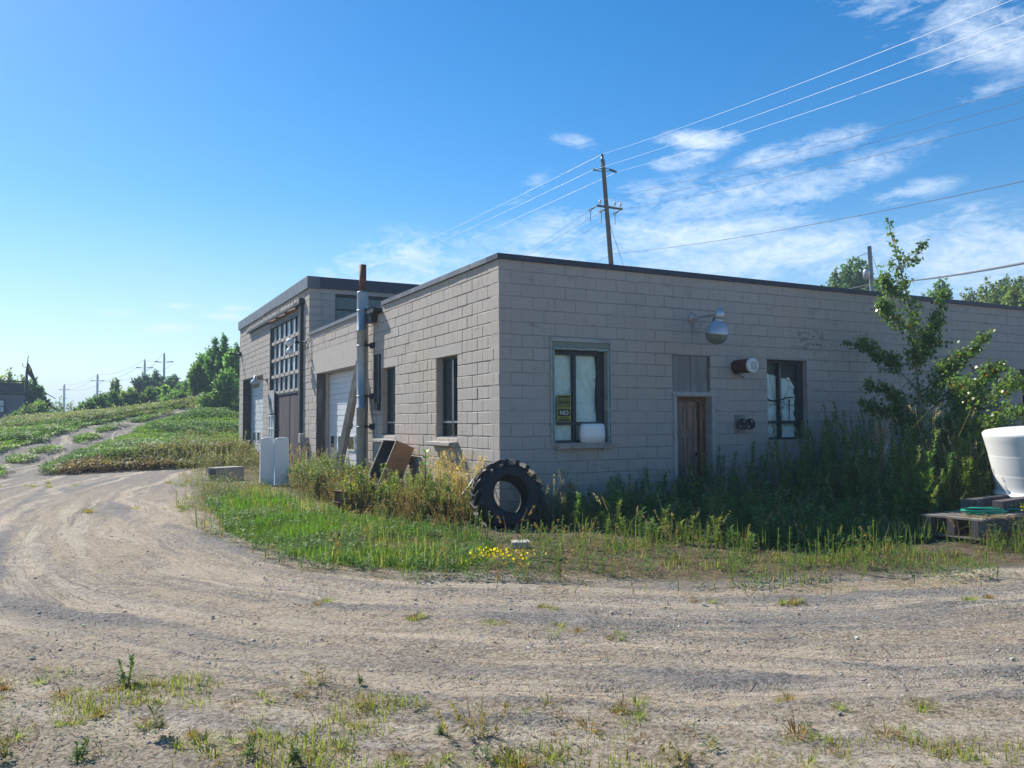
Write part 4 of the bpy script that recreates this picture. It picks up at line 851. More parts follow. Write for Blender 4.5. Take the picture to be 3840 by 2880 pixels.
for k, (f_, dy) in enumerate(((.0, .9), (.45, 1.0), (.98, .7))):
    b_ = xL+(xR-xL)*f_; e_ = (Vector((29.78,54.87,17.19)), Vector((30.16,54.67,17.1)), Vector((31.47,53.94,16.91)))[k]; d_ = (e_-b_)
    s1 = b_+d_*.045; s2 = b_+d_*.075
    q = MB(); q.tube([b_, s1], [.03, .05], 6); q.build('strain_insulator', M_black, PO)
    q = MB(); o_ = Vector((0, 0, .09)); q.tube([s1, s1+(s2-s1)*.5+o_, s2], .035, 6); q.tube([s1, s1+(s2-s1)*.5-o_, s2], .035, 6); q.tube([(s1+s2)/2-o_, (s1+s2)/2-Vector((0, 0, .75))], .02, 5); q.build('switch_blade', M_black, PO)
    q = wire(b_, e_+d_*1.2, .2, .011, M_cabled); o = q.build('power_line', M_cabled); tag(o, 'thin dark line running down-left from the pole crossarm behind the roof', 'power line', 'thin lines leaving the crossarm to the left')
q = MB(); q.tube([pb+pv*3.0, Vector((22.86,28.62,10.42))], .014, 6); q.build('guy_wire', M_cabled, PO)
def line(a, b, sag, r, m, lab, grp=None):
    q = wire(a, b, sag, r, m); o = q.build('power_line', m); tag(o, lab, 'power line', grp)
ends = ((13.98,-1.27,11.54), (13.97,-1.26,11.06), (13.96,-1.25,10.55))
for a, b, lb in zip((pin, aL, aR), ends, ('topmost', 'middle', 'lowest')): line(a, b, .18, .0065, M_cable, f'{lb} of the three bright thick lines from the pole top to the upper right', 'three bright conductors')
P2t = (P2, P2+Vector((-1.3, .6, -.9)), P2+Vector((1.3, -.6, -.9)))
for a, b, lb in zip((pin, aL, aR), P2t, ('topmost', 'left', 'right')): line(a, b, 1.2, .0075, M_cable, f'{lb} bright line from the tall pole away to the far poles on the left', 'conductors running away to the far poles')
for b0, b, lb in ((xL+(xR-xL)*.12+Vector((0, 0, .35)), (19.29,1.52,11.49), 'upper'), (xL+(xR-xL)*.70+Vector((0, 0, .35)), (19.28,1.53,11.03), 'middle'), (xR, (19.27,1.55,10.53), 'lower')): line(b0, b, .25, .008, M_cabled, f'{lb} of three thin lines from the crossarm to the right edge', 'thin lines leaving the crossarm to the right')
line((22.76,29.91,11.8), (19.25,1.6,8.63), .3, .012, M_cabled, 'single low line from the pole shaft rising gently to the right edge')
line((22.76,29.91,11.8), (36.29,56.89,16.19), .1, .012, M_cabled, 'short low line from the pole shaft down behind the roof to the left')
# second pole behind the right part of the roof
t_ = thing('utility_pole', (30.35,17.41,6.51), 'short grey utility pole with a small transformer beside the leafy tree behind the roof', 'utility pole')
a_ = Vector((30.31,17.46,10.58)); b_ = Vector((30.41,17.34,6.03))
q = MB(); q.tube([b_, a_], [.13, .10], 12); q.build('shaft', M_steelpole, t_)
c_ = Vector((29.98,17.4,9.14)); q = MB(); q.lathe([(0, -.3), (.17, -.3), (.18, .1), (.15, .17), (0, .2)], 14, Matrix.Translation(c_)); q.build('transformer', M_lampg, t_)
q = MB(); q.tube([a_-Vector((0, 0, .3)), a_-right*.5-Vector((0, 0, .5)), a_-right*.95-Vector((0, 0, .8))], .015, 5); q.tube([a_-Vector((0, 0, .1)), a_-Vector((0, 0, 1.6))+right*.5], .012, 5); q.build('stay_wire', M_cabled, t_)
line((30.37,17.39,8.68), (9.45,-3.41,4.38), .15, .028, M_cabled, 'thick dark service cable from the short pole to the right edge')
line((30.37,17.39,8.63), (33.02,23.54,9.22), .1, .02, M_cabled, 'upper of two thin cables left of the short pole', 'two thin cables left of the short pole'); line((30.37,17.39,8.54), (33.36,23.16,9.08), .15, .018, M_cabled, 'lower of two thin cables left of the short pole', 'two thin cables left of the short pole')
# far transmission poles
tops = [((8.8,177.21,16.75), 20., .5, 'nearest and tallest of the far steel poles above the hedge'), ((6.11,196.43,16.64), 20., .5, 'second far steel pole, just left of the tallest'), ((-3.05,257.75,16.34), 22., .45, 'third far steel pole, left of the hedge top'), ((-13.12,326.68,16.18), 22., .45, 'farthest and leftmost of the far steel poles')]
for p_, h_, r_, lb in tops:
    p_ = Vector(p_); t_ = thing('transmission_pole', p_-Vector((0, 0, h_)), lb, 'utility pole', 'line of far steel poles')
    sc = (p_-CAM).length; q = MB(); q.tube([p_-Vector((0, 0, h_)), p_-Vector((0, 0, .9)), p_], [sc*.0016, sc*.00105, sc*.0005], 8); q.build('shaft', M_steelpole, t_)
    q = MB()
    for dz, ln in ((-2.0, 1.9), (-5.2, 1.2), (-7.5, 1.3)):
        for sg in (-1, 1):
            if dz == -5.2 and sg < 0: continue
            b_ = p_+Vector((0, 0, dz)); q.tube([b_+right*sg*.5, b_+right*sg*ln+Vector((0, 0, .12))], [.10, .16], 6)
    q.build('insulator_arm', M_steelpole, t_)
for i in range(3):
    a_ = Vector(tops[i][0]); b_ = Vector(tops[i+1][0])
    for k, (dz, off, ln) in enumerate(((0, 0, 'top'), (-2, -1.9, 'left'), (-2, 1.9, 'right'), (-7.5, 1.2, 'low'))): line(a_+right*off+Vector((0, 0, dz)), b_+right*off+Vector((0, 0, dz)), 1.2, .03, M_cabled, 'thin line strung between the far steel poles', 'lines between the far poles')
# ------------------------------------------------------------------ cabin on the hill
CB = thing('cabin', (-9.94,48.6,1.87), 'small dark flat-roofed cabin with a fenced roof deck and outside stair on the hill', 'cabin')
ca = Vector((-8.93,48.67,3.51)); rr_ = (Vector((-8.93,48.67,3.51))-Vector((-10.47,48.56,3.49))).normalized(); rr_.z = 0; fw = Vector((-rr_.y, rr_.x, 0)); Mc = Matrix(((rr_.x, fw.x, 0, ca.x), (rr_.y, fw.y, 0, ca.y), (0, 0, 1, ca.z), (0, 0, 0, 1)))
q = MB(); q.box(-5, -.18, .1, 4, -2.4, -.14, Mc); q.build('wall', M_cabin, CB)
q = MB(); q.box(-5.1, 0, 0, 4.1, -.13, .02, Mc); q.build('roof', M_cabind, CB)
q = MB(); q.box(-5.0, -.25, .03, .07, .03, .62, Mc); q.box(-5.0, 0, .0, .1, .68, .76, Mc); 
for k in range(18): q.box(-4.9+k*.27, -4.84+k*.27, .02, .08, .62, .68, Mc)
q.box(-.22, -.02, .0, .12, .02, .80, Mc); q.box(.02, .10, 0, .1, -.1, .7, Mc); q.build('railing', M_cabind, CB)
f = MB(); f.box(-2.0, -1.25, .04, .09, -1.25, -.42, Mc); fo = f.build('window', M_frame, CB)
for a, b in ((-1.95, -1.66), (-1.61, -1.32)): 
    for c_, d_ in ((-.82, -.48), (-1.2, -.87)): g = MB(); g.box(a, b, .02, .039, c_, d_, Mc); g.build('pane', M_glassb, fo)
q = MB()
for (x0, z0, x1, z1, w_) in ((.02, .10, 1.75, -1.15, .11), (.02, .62, 1.5, -.33, .035), (-.1, -.35, 1.2, -1.6, .2)):
    d_ = Vector((x1-x0, 0, z1-z0)); M2 = Mc@Matrix.Translation((x0, .02, z0))@d_.to_track_quat('X', 'Z').to_matrix().to_4x4(); q.box(0, d_.length, 0, .12, -w_, w_*.2, M2)
q.box(.0, .08, 0, .1, -2.2, -.2, Mc); q.tube([Mc@Vector((.05, .05, -.3)), Mc@Vector((.6, .05, -1.9))], .06, 6); q.build('stair', M_cabind, CB)
FL = thing('flag', Mc@Vector((-.16, .03, .7)), 'drooping dark flag with a yellow patch on a bent pole above the cabin', 'flag')
q = MB(); q.tube([Mc@Vector(p) for p in ((-.14, .04, .6), (-.13, .04, 1.4), (-.10, .04, 1.9), (-.08, .04, 2.25), (-.03, .04, 2.38))], [.09, .07, .03, .02, .02], 7); q.tube([Mc@Vector(p) for p in ((-.18, .04, 1.6), (-.34, .04, 1.68), (-.38, .04, 1.9))], .02, 6); q.build('pole', M_cabind, FL)
def cloth(pts, m, nm):
    q = MB(); n = len(pts); vs = []
    for i, (x0, x1, z) in enumerate(pts): vs += [Mc@Vector((x0, .03+.02*math.sin(i), z)), Mc@Vector(((x0+x1)/2, .07, z-.02)), Mc@Vector((x1, .03-.02*math.sin(i), z))]
    q.add(vs, [(i*3+j, i*3+j+1, i*3+j+4, i*3+j+3) for i in range(n-1) for j in range(2)], True); o = q.build(nm, m, FL); sm_ = o.modifiers.new('s', 'SOLIDIFY'); sm_.thickness = .01
cloth([(-.08, -.06, 1.92), (-.08, .05, 1.72), (-.08, .14, 1.52), (-.09, .2, 1.30), (-.04, .26, 1.15), (.12, .32, .95), (.28, .42, .7), (.46, .52, .5)], M_darkcloth, 'cloth'); 
q = MB(); vs = [Mc@Vector((x, -.03, z)) for x, z in ((-.05, 1.68), (.03, 1.70), (.10, 1.40), (-.03, 1.42))]+[Mc@Vector((x, .02, z)) for x, z in ((-.05, 1.68), (.03, 1.70), (.10, 1.40), (-.03, 1.42))]; q.add(vs, [(0, 3, 2, 1), (4, 5, 6, 7), (0, 1, 5, 4), (2, 3, 7, 6)]); q.build('patch', M_yellow, FL)
# brush pile and slab on the hill
c_ = Vector((7.53,188.276,4.866)); q = MB()
for k in range(26): a = unit(1)[0]*.5; a[2] = abs(a[2])*.4; p_ = c_+Vector((U(-.8, .8), U(-.5, .5), U(0, .45))); q.tube([p_-Vector(a), p_+Vector(a)], U(.03, .07), 5)
o = q.build('log_pile', M_wood); tag(o, 'low pile of old logs at the end of the dirt track on the hill', 'log pile')
c_ = Vector((-2.126,21.666,0.213)); q = MB(); q.box(-.42, .42, -.18, .18, .18, .23, frame(c_, R(10), R(4))); q.box(-.35, .3, -.1, .1, .0, .17, frame(c_, R(10))); o = q.build('concrete_slab', M_lightwood, bevel=.01); tag(o, 'pale flat slab propped at the foot of the weedy bank', 'slab')
# ------------------------------------------------------------------ vegetation
GRN = (.075, .125, .028); GRN2 = (.05, .095, .03); YGR = (.16, .20, .035); DRY = (.30, .21, .11); TAN = (.42, .33, .20); BRN = (.16, .10, .06); BLUEG = (.10, .15, .09)
def hz_(p): return float(H(p[0], p[1]))
def goldenrod(f, b, h, nl=46, col=GRN, flower=0, lean=.12, lw=.016, ll=.085, fc=(.42, .38, .04), dry=.0):
    b = np.array(b, float); la = rng.normal(0, lean, 2); top = b+np.array([la[0]*h, la[1]*h, h])
    mid = (b+top)/2+np.array([la[0]*-.12*h, la[1]*-.12*h, 0])
    sc = np.array(col)*.8+np.array([.03, .0, .0])
    vN = np.array([-.46, -.88, .1])
    f.add([b, mid], [mid-b, top-mid], vN, [np.linalg.norm(mid-b), np.linalg.norm(top-mid)], [.012, .008], sc, 'stem')
    t_ = rng.uniform(.08, 1, nl)**.8; P = np.where(t_[:, None] < .5, b+(mid-b)*t_[:, None]*2, mid+(top-mid)*(t_[:, None]*2-1))
    a = rng.uniform(0, 2*np.pi, nl); up = .35+.9*t_**2; D = np.c_[np.cos(a), np.sin(a), up]
    L = ll*(1.15-.55*t_)*rng.uniform(.7, 1.25, nl); c = jit(col, nl, .22)
    if dry: k = rng.random(nl) < dry*(1.2-t_); c[k] = jit(BRN, int(k.sum()), .3)
    f.add(P, D, (0, 0, 1), L, lw*rng.uniform(.7, 1.3, nl), c, 'leaf', -.35)
    if flower:
        n = int(flower); a = rng.uniform(0, 2*np.pi, n); q = rng.uniform(0, 1, n); r_ = .09*(1-q)*rng.uniform(.3, 1, n)
        P = top+np.c_[np.cos(a)*r_+.05*q, np.sin(a)*r_, -.12+.2*q]
        f.add(P, unit(n)+[0, 0, .5], unit(n), .026, .016, jit(fc, n, .2), 'leaf')
def drygrass(f, b, h, col=TAN, head=1, lean=.15):
    b = np.array(b, float); la = rng.normal(0, lean, 2); m_ = b+np.array([la[0]*.3*h, la[1]*.3*h, h*.55]); top = b+np.array([la[0]*h, la[1]*h, h])
    vN = np.array([-.46, -.88, .1]); f.add([b, m_], [m_-b, top-m_], vN, [np.linalg.norm(m_-b), np.linalg.norm(top-m_)], [.007, .005], jit(col, 2, .15)*.8, 'stem')
    n = 4; a = rng.uniform(0, 6.28, n); f.add(b+(top-b)*rng.uniform(.05, .6, (n, 1)), np.c_[np.cos(a), np.sin(a), rng.uniform(.3, 1.2, n)], (0, 0, 1), rng.uniform(.15, .3, n), .007, jit(col, n, .2), 'blade', -.7)
    if head:
        n = 16; q = rng.uniform(0, 1, n); dr = np.array([la[0], la[1], 0])/(np.hypot(*la)+.05)
        P = top+np.outer(q, np.array([dr[0]*.07, dr[1]*.07, .02]))*1.4-np.outer(1-q, [0, 0, .10])
        f.add(P, unit(n)*.6+dr+[0, 0, -.5], unit(n), .045, .011, jit(col, n, .18)*1.1, 'leaf')
def blades(f, P, hmin, hmax, col, w=.008, lean=.45, bend=-.5, s=.2):
    n = len(P); a = rng.uniform(0, 6.28, n); l_ = np.abs(rng.normal(0, lean, n)); D = np.c_[np.cos(a)*l_, np.sin(a)*l_, np.ones(n)]
    Nn = np.c_[np.cos(a), np.sin(a), np.full(n, .01)]
    f.add(P, D, Nn, rng.uniform(hmin, hmax, n), w*rng.uniform(.7, 1.4, n), jit(col, n, s), 'blade', -bend*rng.uniform(.2, 1.2, n)*-1)
def tuft(f, b, n, h, col, spread=.05, w=.007, lean=.7):
    r_ = np.abs(rng.normal(0, spread, n)); a = rng.uniform(0, 6.28, n); P = np.c_[b[0]+r_*np.cos(a), b[1]+r_*np.sin(a), np.full(n, b[2]-.01)]
    l_ = rng.uniform(.05, lean, n); D = np.c_[np.cos(a)*l_, np.sin(a)*l_, np.ones(n)]
    f.add(P, D, np.c_[np.cos(a), np.sin(a), np.zeros(n)+.01], h*rng.uniform(.5, 1.1, n), w*rng.uniform(.7, 1.3, n), jit(col, n, .18), 'blade', .4)
def weed(f, b, n, h, col, L=.05, w=.02, r=.08, kind='leaf'):
    b = np.array(b, float); q = rng.uniform(0, 1, n); a = rng.uniform(0, 6.28, n); rr = r*np.sqrt(rng.uniform(0, 1, n))*(1-.5*q)
    P = b+np.c_[np.cos(a)*rr, np.sin(a)*rr, q*h]; f.add(P, np.c_[np.cos(a), np.sin(a), rng.uniform(.1, 1.1, n)], (0, 0, 1), L*rng.uniform(.6, 1.3, n), w*rng.uniform(.7, 1.3, n), jit(col, n, .22), kind, -.3)
def scatter(poly, dens, noise_s=None, lo=.4, hi=.6, seed=0):
    poly = np.array(poly); x0, y0 = poly.min(0); x1, y1 = poly.max(0); n = int((x1-x0)*(y1-y0)*dens); x = rng.uniform(x0, x1, n); y = rng.uniform(y0, y1, n)
    k = inpoly(x, y, poly); 
    if noise_s: k &= rng.random(n) < np.clip((fbm(x, y, noise_s, seed)-lo)/(hi-lo), 0, 1)
    x, y = x[k], y[k]; return np.c_[x, y, H(x, y)]
def inside_building(P): return (P[:, 0] > -.02) & (P[:, 1] > -.02)
# green lawn patch in front of the tyre and the flue
LAWN = [(-3.617,5.47), (-2.222,7.449), (-1.919,3.046), (-1.639,-0.006), (-0.915,-0.975), (-1.387,-2.766), (-2.235,-3.621), (-3.037,-3.098), (-3.574,-2.153), (-3.937,-0.05)]
f = Fol(); P = scatter(LAWN, 2100, 1.2, .25, .5, 2); dd, _ = sdist(P[:, 0], P[:, 1]); P = P[dd < -.1]
k2_ = rng.random(len(P)) < .35+1.0*fbm(P[:, 0], P[:, 1], 2.6, 73); P = P[k2_]; hn = fbm(P[:, 0], P[:, 1], 1.4, 71); gsel = hn > .5; blades(f, P[gsel], .05, .15, (.12, .20, .035), .009, .6, s=.28); blades(f, P[~gsel], .03, .11, (.09, .15, .035), .009, .7, s=.3); P2_ = scatter(LAWN, 120, 1.5, .4, .6, 5); weed_n = len(P2_)
for p_ in P2_: weed(f, p_, 10, U(.05, .18), (.075, .16, .03), .055, .022, .06)
P = scatter(LAWN, 160, 1, .45, .6, 8); blades(f, P, .1, .26, (.34, .30, .12), .006, .5)
o = f.build('green_grass', M_leaf); tag(o, 'bright green grass patch between the gravel turn and the weeds', 'grass', kind='stuff')
# sparse mixed grass over the rest of the island edge
BAND = [(-3.92,6.189), (-2.045,11), (-1.811,7.493), (-0.825,-0.462), (0.253,-2.411), (1.023,-4.1), (3.298,-4.793), (6.002,-4.896), (11., -7.4), (2.012,-6.702), (-0.228,-5.999), (-1.687,-5.313), (-2.926,-4.128), (-3.834,-2.45), (-4.227,0.884), (-4.173,4.801)]
f = Fol(); P = scatter(BAND, 1500, 1.6, .42, .62, 12); k = rng.random(len(P))
dd, _ = sdist(P[:, 0], P[:, 1]); keep = rng.random(len(P)) < np.clip(.16-dd*.5, .03, 1)*np.clip((fbm(P[:, 0], P[:, 1], .75, 55)-.32)*4, .12, 1)*np.where(np.hypot(P[:, 0]+.3, P[:, 1]+1.1) < 1.0, .25, 1)*np.where(np.hypot(P[:, 0]+1.15, P[:, 1]+2.85) < .42, .0, 1); P = P[keep]; k = k[keep]
for lo, hi, c, w_ in ((0, .38, (.16, .21, .05), .008), (.38, .6, (.10, .16, .035), .009), (.6, .8, (.33, .25, .12), .007), (.8, 1., (.17, .11, .06), .007)):
    q_ = P[(k >= lo) & (k < hi)]; q_ = q_[~inpoly(q_[:, 0], q_[:, 1], np.array(LAWN))] if lo > .5 else q_; blades(f, q_, .03, .13, c, w_, .9)
P = scatter(BAND, 46, 1.1, .4, .6, 15); dd, _ = sdist(P[:, 0], P[:, 1]); P = P[dd < .25]
for p_ in P:
    r_ = rng.random()
    if r_ < .55: weed(f, p_, 22, U(.08, .2), (.10, .16, .06) if r_ < .3 else (.09, .17, .03), .05, .018, .09)
    elif r_ < .75: goldenrod(f, p_, U(.18, .4), 26, (.10, .16, .045), lw=.013, ll=.05)
    elif r_ < .85: drygrass(f, p_, U(.12, .35), (.26, .17, .09), 1)
P = scatter(BAND, 240, .9, .45, .6, 19); n = len(P); f.add(P+[0, 0, .012], np.c_[unit(n)[:, :2], np.zeros(n)], (0, 0, 1), rng.uniform(.08, .3, n), .006, jit((.36, .28, .17), n, .3), 'stem')
o = f.build('sparse_grass', M_leaf); tag(o, 'thin mixed green and straw grass along the gravel edge', 'grass', kind='stuff')
# yellow-flowered low plant
t_ = Fol(); c_ = np.array([*(-1.358,0.578), 0]); c2 = np.array([*(-1.768,-3.504), 0.])
for k in range(34): weed(t_, c2+[*rng.normal(0, .16, 2), 0], 14, .11, (.12, .20, .03), .05, .014, .05)
n = 150; P = c2+np.c_[rng.normal(0, .19, (n, 2)), rng.uniform(.08, .17, n)]; t_.add(P, unit(n), unit(n), .028, .026, jit((.70, .50, .02), n, .1), 'round')
o = t_.build('flowering_plant', M_leaf); tag(o, 'low spreading plant with small yellow flowers on the gravel edge below the pale brick', 'plant', kind='stuff')
# sunlit tall weeds before the windows: individual goldenrods + undergrowth
GC = [(-1.388,7.545), (0.318,11.67), (0.94,10.202), (-.25, 4.5), (-.2, 1.0), (0.916,2.836), (-0.473,-0.179), (-1.06,-0.338), (-1.482,0.644), (-1.739,2.518)]
P = scatter(GC, 15); P = P[~inside_building(P)]; P = P[~((P[:, 0] > -.95) & (P[:, 1] > 3.4) & (P[:, 1] < 4.4))]; protos = []
for k in range(7):
    f = Fol(); ns = 4+k % 3
    for j in range(ns): goldenrod(f, (U(-.14, .14), U(-.14, .14), -.02), U(.42, .82), 95, (.17, .22, .035) if k % 2 else (.13, .19, .035), 50 if (j == 0 and k in (0, 3, 5)) else 0, lw=.021, ll=.105, dry=.3)
    for j in range(2): weed(f, (U(-.1, .1), U(-.1, .1), 0), 26, .3, (.10, .13, .03), .07, .02, .15)
    me_ = f.build('goldenrod', M_leaf); protos.append(me_)
used = set()
order = rng.permutation(len(P))[:190]
GL = ['clump of yellow-green goldenrod in the sunlit weeds between the white panels and the tyre']
for i, ix in enumerate(order):
    pr_ = protos[i % 7]; p_ = P[ix]; sc = U(.6, 1.05)*(.72 if p_[1] < .2 else 1.)*(.62 if 2.6 < p_[1] < 4.6 and p_[0] < -.7 else 1.)
    o = pr_ if i < 7 else pr_.copy()
    if i >= 7: COL.objects.link(o)
    o.location = p_; o.rotation_euler = (0, 0, U(0, 6.28)); o.scale = (sc,)*3
    zn = 'between the white panels and the rusty box' if p_[1] > 3.6 else ('below the narrow windows' if p_[1] > 1.4 else 'just left of the tyre')
    tag(o, f'yellow-green goldenrod clump {zn}', 'goldenrod', 'sunlit goldenrod clumps '+zn)
def notyre(P): return np.hypot(P[:, 0]+.2, P[:, 1]+1.0) > .85
f = Fol(); P = scatter(GC, 95); P = P[~inside_building(P) & notyre(P)]
for p_ in P: 
    if rng.random() < .5: weed(f, p_, 16, U(.1, .45), BRN if rng.random() < .5 else (.10, .12, .04), .07, .02, .13)
    else: drygrass(f, p_, U(.2, .55), (.25, .15, .08), 1)
DG = [(-1.675,8.161), (-1.344,5.263), (-1.663,2.224), (-1.552,0.241), (-1.03,-0.922), (-0.519,-1.966), (-0.137,-0.865), (-0.562,0.127), (-1.339,1.276), (-1.561,3.762)]
P = scatter(DG, 300); P = P[~inside_building(P) & notyre(P)]; blades(f, P, .08, .26, (.20, .12, .065), .008, 1.0); 
for p_ in P[::9]: drygrass(f, p_, U(.2, .5), (.24, .15, .09), 1, .3)
# straw-coloured grass against the west wall
WG = [(-.45, .15), (-.06, .2), (-.06, 2.3), (-.5, 2.2)]
P = scatter(WG, 150)
for p_ in P: drygrass(f, p_, U(.5, 1.05), (.50, .34, .20), 1, .10)
P = scatter([(-.9, 7.6), (-.1, 8.0), (-.1, 14.), (-1.3, 13.5), (-1.5, 9)], 30)
for p_ in P:
    r_ = rng.random()
    if r_ < .35: drygrass(f, p_, U(.5, 1.0), (.30, .19, .11), 1, .15)
    elif r_ < .6: goldenrod(f, p_, U(.3, .65), 40, (.10, .14, .04), dry=.4)
    else: weed(f, p_, 24, U(.2, .5), (.09, .11, .05), .06, .014, .15)
o = f.build('dry_undergrowth', M_leaf); tag(o, 'brown and straw-coloured dry weeds below the goldenrod', 'weeds', kind='stuff')
# blue-green bush at the garage door
f = Fol()
for k in range(60): goldenrod(f, (-.95+rng.normal(0, .30), 6.6+rng.normal(0, .5), 0), U(.45, .95), 55, (.10, .15, .10), lean=.3, lw=.012, ll=.07)
o = f.build('shrub', M_leaf); tag(o, 'feathery blue-green bush at the foot of the flue pipe', 'bush')
# milkweed
def milkweed(b, h, label):
    t_ = thing('milkweed', b, label, 'milkweed'); b = Vector(b); q = MB(); q.tube([b, b+Vector((.0, 0, h*.5)), b+Vector((.02, 0, h))], [.012, .010, .006], 6); q.build('stem', mat('stem_green', (.12, .17, .05), .6), t_)
    f = Fol()
    for i, z in enumerate(np.linspace(.22, 1., 9)):
        for s_ in (0, 1):
            a = (i % 2)*1.57+s_*3.14+.5; up = .25+1.2*z**3; L = (.17 if z < .85 else .12)
            f.add([b.x+.02*z, b.y, b.z+h*z], [math.cos(a), math.sin(a), up], (0, 0, 1), L, .062, jit((.11, .22, .05), 1, .08), 'round', -.3)
    f.build('foliage', M_leafg, t_)
milkweed((-.62, 1.55, 0), 1.0, 'upright milkweed with broad paired leaves standing before the straw grass beside the tyre')
milkweed((.95, -1.75, 0), .5, 'small bright green leafy plant lit by the sun right of the tyre')
f = Fol(); b = np.array([1.35, -2.3, 0.])
for dx, dz in ((.32, .36), (.25, .12), (-.05, .40), (.15, .42), (-.2, .15), (.4, .2)): f.add(b+[dx*.2, 0, .02], np.array([dx*.89, -dx*.46, dz]), (-.46, -.88, 0), math.hypot(dx, dz), .014, (.34, .36, .24), 'stem')
o = f.build('dead_stalk', M_leaf); tag(o, 'pale forked dead stalk standing in the sun right of the small leafy plant', 'dead plant')
f = Fol()
for k in range(26): drygrass(f, (U(.25, .75), U(-1.25, -.75), 0), U(.35, .85), (.26, .21, .15), 1, .35)
o = f.build('dry_stalk_clump', M_leaf); tag(o, 'clump of bent dry stalks crossing the right side of the tyre', 'dry grass')
# shaded thicket along the wall
TH = [(.35, -.06), (13.5, -.06), (13., -2.8), (8.5, -2.6), (5.6, -3.4), (4.6, -4.3), (3.4, -4.7), (2.2, -4.6), (1.1, -4.0), (.6, -3.1), (.35, -1.6)]
def th_h(x, y):
    hb = np.interp(x, [.3, 3.3, 4.1, 4.7, 5.4, 7., 13], [.56, .66, .8, 1.2, 1.42, 1.62, 1.5]); fr = np.clip((-y)/4.2, 0, 1)
    return hb*(1-np.where(x > 4.2, .22, .42)*fr)*np.clip((y+4.9)/1.1, .28, 1)
f = Fol(); P = scatter(TH, 42)
for p_ in P:
    h = float(th_h(p_[0], p_[1]))*U(.45, 1.12)*(.75+.6*float(fbm(p_[0], p_[1], 1.1, 91))); r_ = rng.random()
    if r_ < .70: goldenrod(f, p_, h, int(40+60*h), [(.13, .22, .065), (.16, .22, .10), (.19, .24, .06)][int(rng.integers(0, 3))], lw=.022, ll=.11, lean=.14)
    elif r_ < .9: drygrass(f, p_, h*1.15, (.30, .24, .15), 1, .28)
    else: weed(f, p_, 30, h*.6, (.07, .13, .04), .06, .025, .12)
P = scatter(TH, 300); blades(f, P, .12, .36, (.12, .17, .055), .009, .7)
o = f.build('weed_thicket', M_leaf); tag(o, 'dense dark green weeds along the shaded block wall', 'weeds', kind='stuff')
# lighter seed-head grasses at the sapling foot
f = Fol(); P = scatter([(5.6, -3.3), (6.0, -1.4), (9.5, -.8), (10., -2.8), (8, -3.6)], 17)
for p_ in P: drygrass(f, p_, U(1.0, 1.75), (.42, .34, .24), 1, .10)
o = f.build('seed_head_grass', M_leaf); tag(o, 'tall tan seed-head grasses standing around the foot of the sapling', 'grass', kind='stuff')
f = Fol(); b = np.array([6.1, -2.0, .2])
for k in range(22):
    a = U(0, 6.28); st_ = b+[0, 0, .75]; e_ = st_+[math.cos(a)*U(.05, .26), math.sin(a)*U(.05, .26), U(.3, .62)]; f.add(st_, e_-st_, (-.46, -.88, 0), np.linalg.norm(e_-st_), .012, (.34, .24, .19), 'stem')
    for j in range(3): q = st_+(e_-st_)*U(.4, .9); f.add(q, unit(1)[0]*.6+[0, 0, 1.], (-.46, -.88, 0), U(.08, .16), .008, (.36, .27, .2), 'stem')
f.add(b-[0, 0, .2], [.02, 0, 1], (-.46, -.88, 0), .97, .02, (.25, .18, .13), 'stem')
o = f.build('dead_shrub', M_leaf); tag(o, 'bare pale-brown branching dead plant rising above the dark weeds left of the sapling', 'dead plant')
# sunlit goldenrods by the pallet
labs = ['tallest leafy goldenrod behind the hose end of the pallet', 'slim goldenrod second from the left behind the pallet', 'short goldenrod third from the left behind the pallet', 'bushy goldenrod just left of the white tank', 'goldenrod half hidden behind the white tank', 'small leafy goldenrod in front of the sapling, left of the pallet']
for (x, y, h, n), lb in zip(((4.62, -3.95, .80, 5), (5.25, -3.95, .98, 3), (5.5, -4.0, .62, 2), (5.75, -3.75, .95, 5), (6.1, -3.75, .7, 4), (3.9, -3.85, .38, 3)), labs):
    f = Fol()
    for k in range(n): goldenrod(f, (x+rng.normal(0, .07), y+rng.normal(0, .07), 0), h*U(.75, 1.05), 85, (.15, .21, .035), 0, lean=.07, lw=.02, ll=.12, dry=.12)
    o = f.build('goldenrod', M_leaf); tag(o, lb, 'goldenrod', 'goldenrods behind the pallet')
f = Fol(); n = 60
P = np.array([PP(1.45+rng.normal(0, .13), .06+rng.normal(0, .05), .26) for k in range(n)]); f.add(P+np.c_[np.zeros((n, 2)), rng.uniform(0, .08, n)], unit(n), unit(n), .035, .022, jit((.72, .56, .02), n, .1), 'leaf')
P = np.array([PP(1.6+.02*k, .03+rng.normal(0, .05), .26) for k in range(40)]); f.add(P, np.c_[U(.5, 1, 40), U(-.3, .3, 40), U(-.2, .3, 40)], (0, 0, 1), .16, .012, jit((.24, .24, .07), 40, .2), 'leaf'); 
P = np.array([PP(.15+abs(rng.normal(0, .3)), rng.normal(.1, .12), .262) for k in range(120)]); f.add(P, np.c_[unit(120)[:, :2], np.zeros(120)+.02], (0, 0, 1), .22, .008, jit(TAN, 120, .25), 'stem')
o = f.build('cut_weeds', M_leaf); tag(o, 'cut straw and yellow-flowered weeds lying on the pallet', 'cut weeds', kind='stuff')
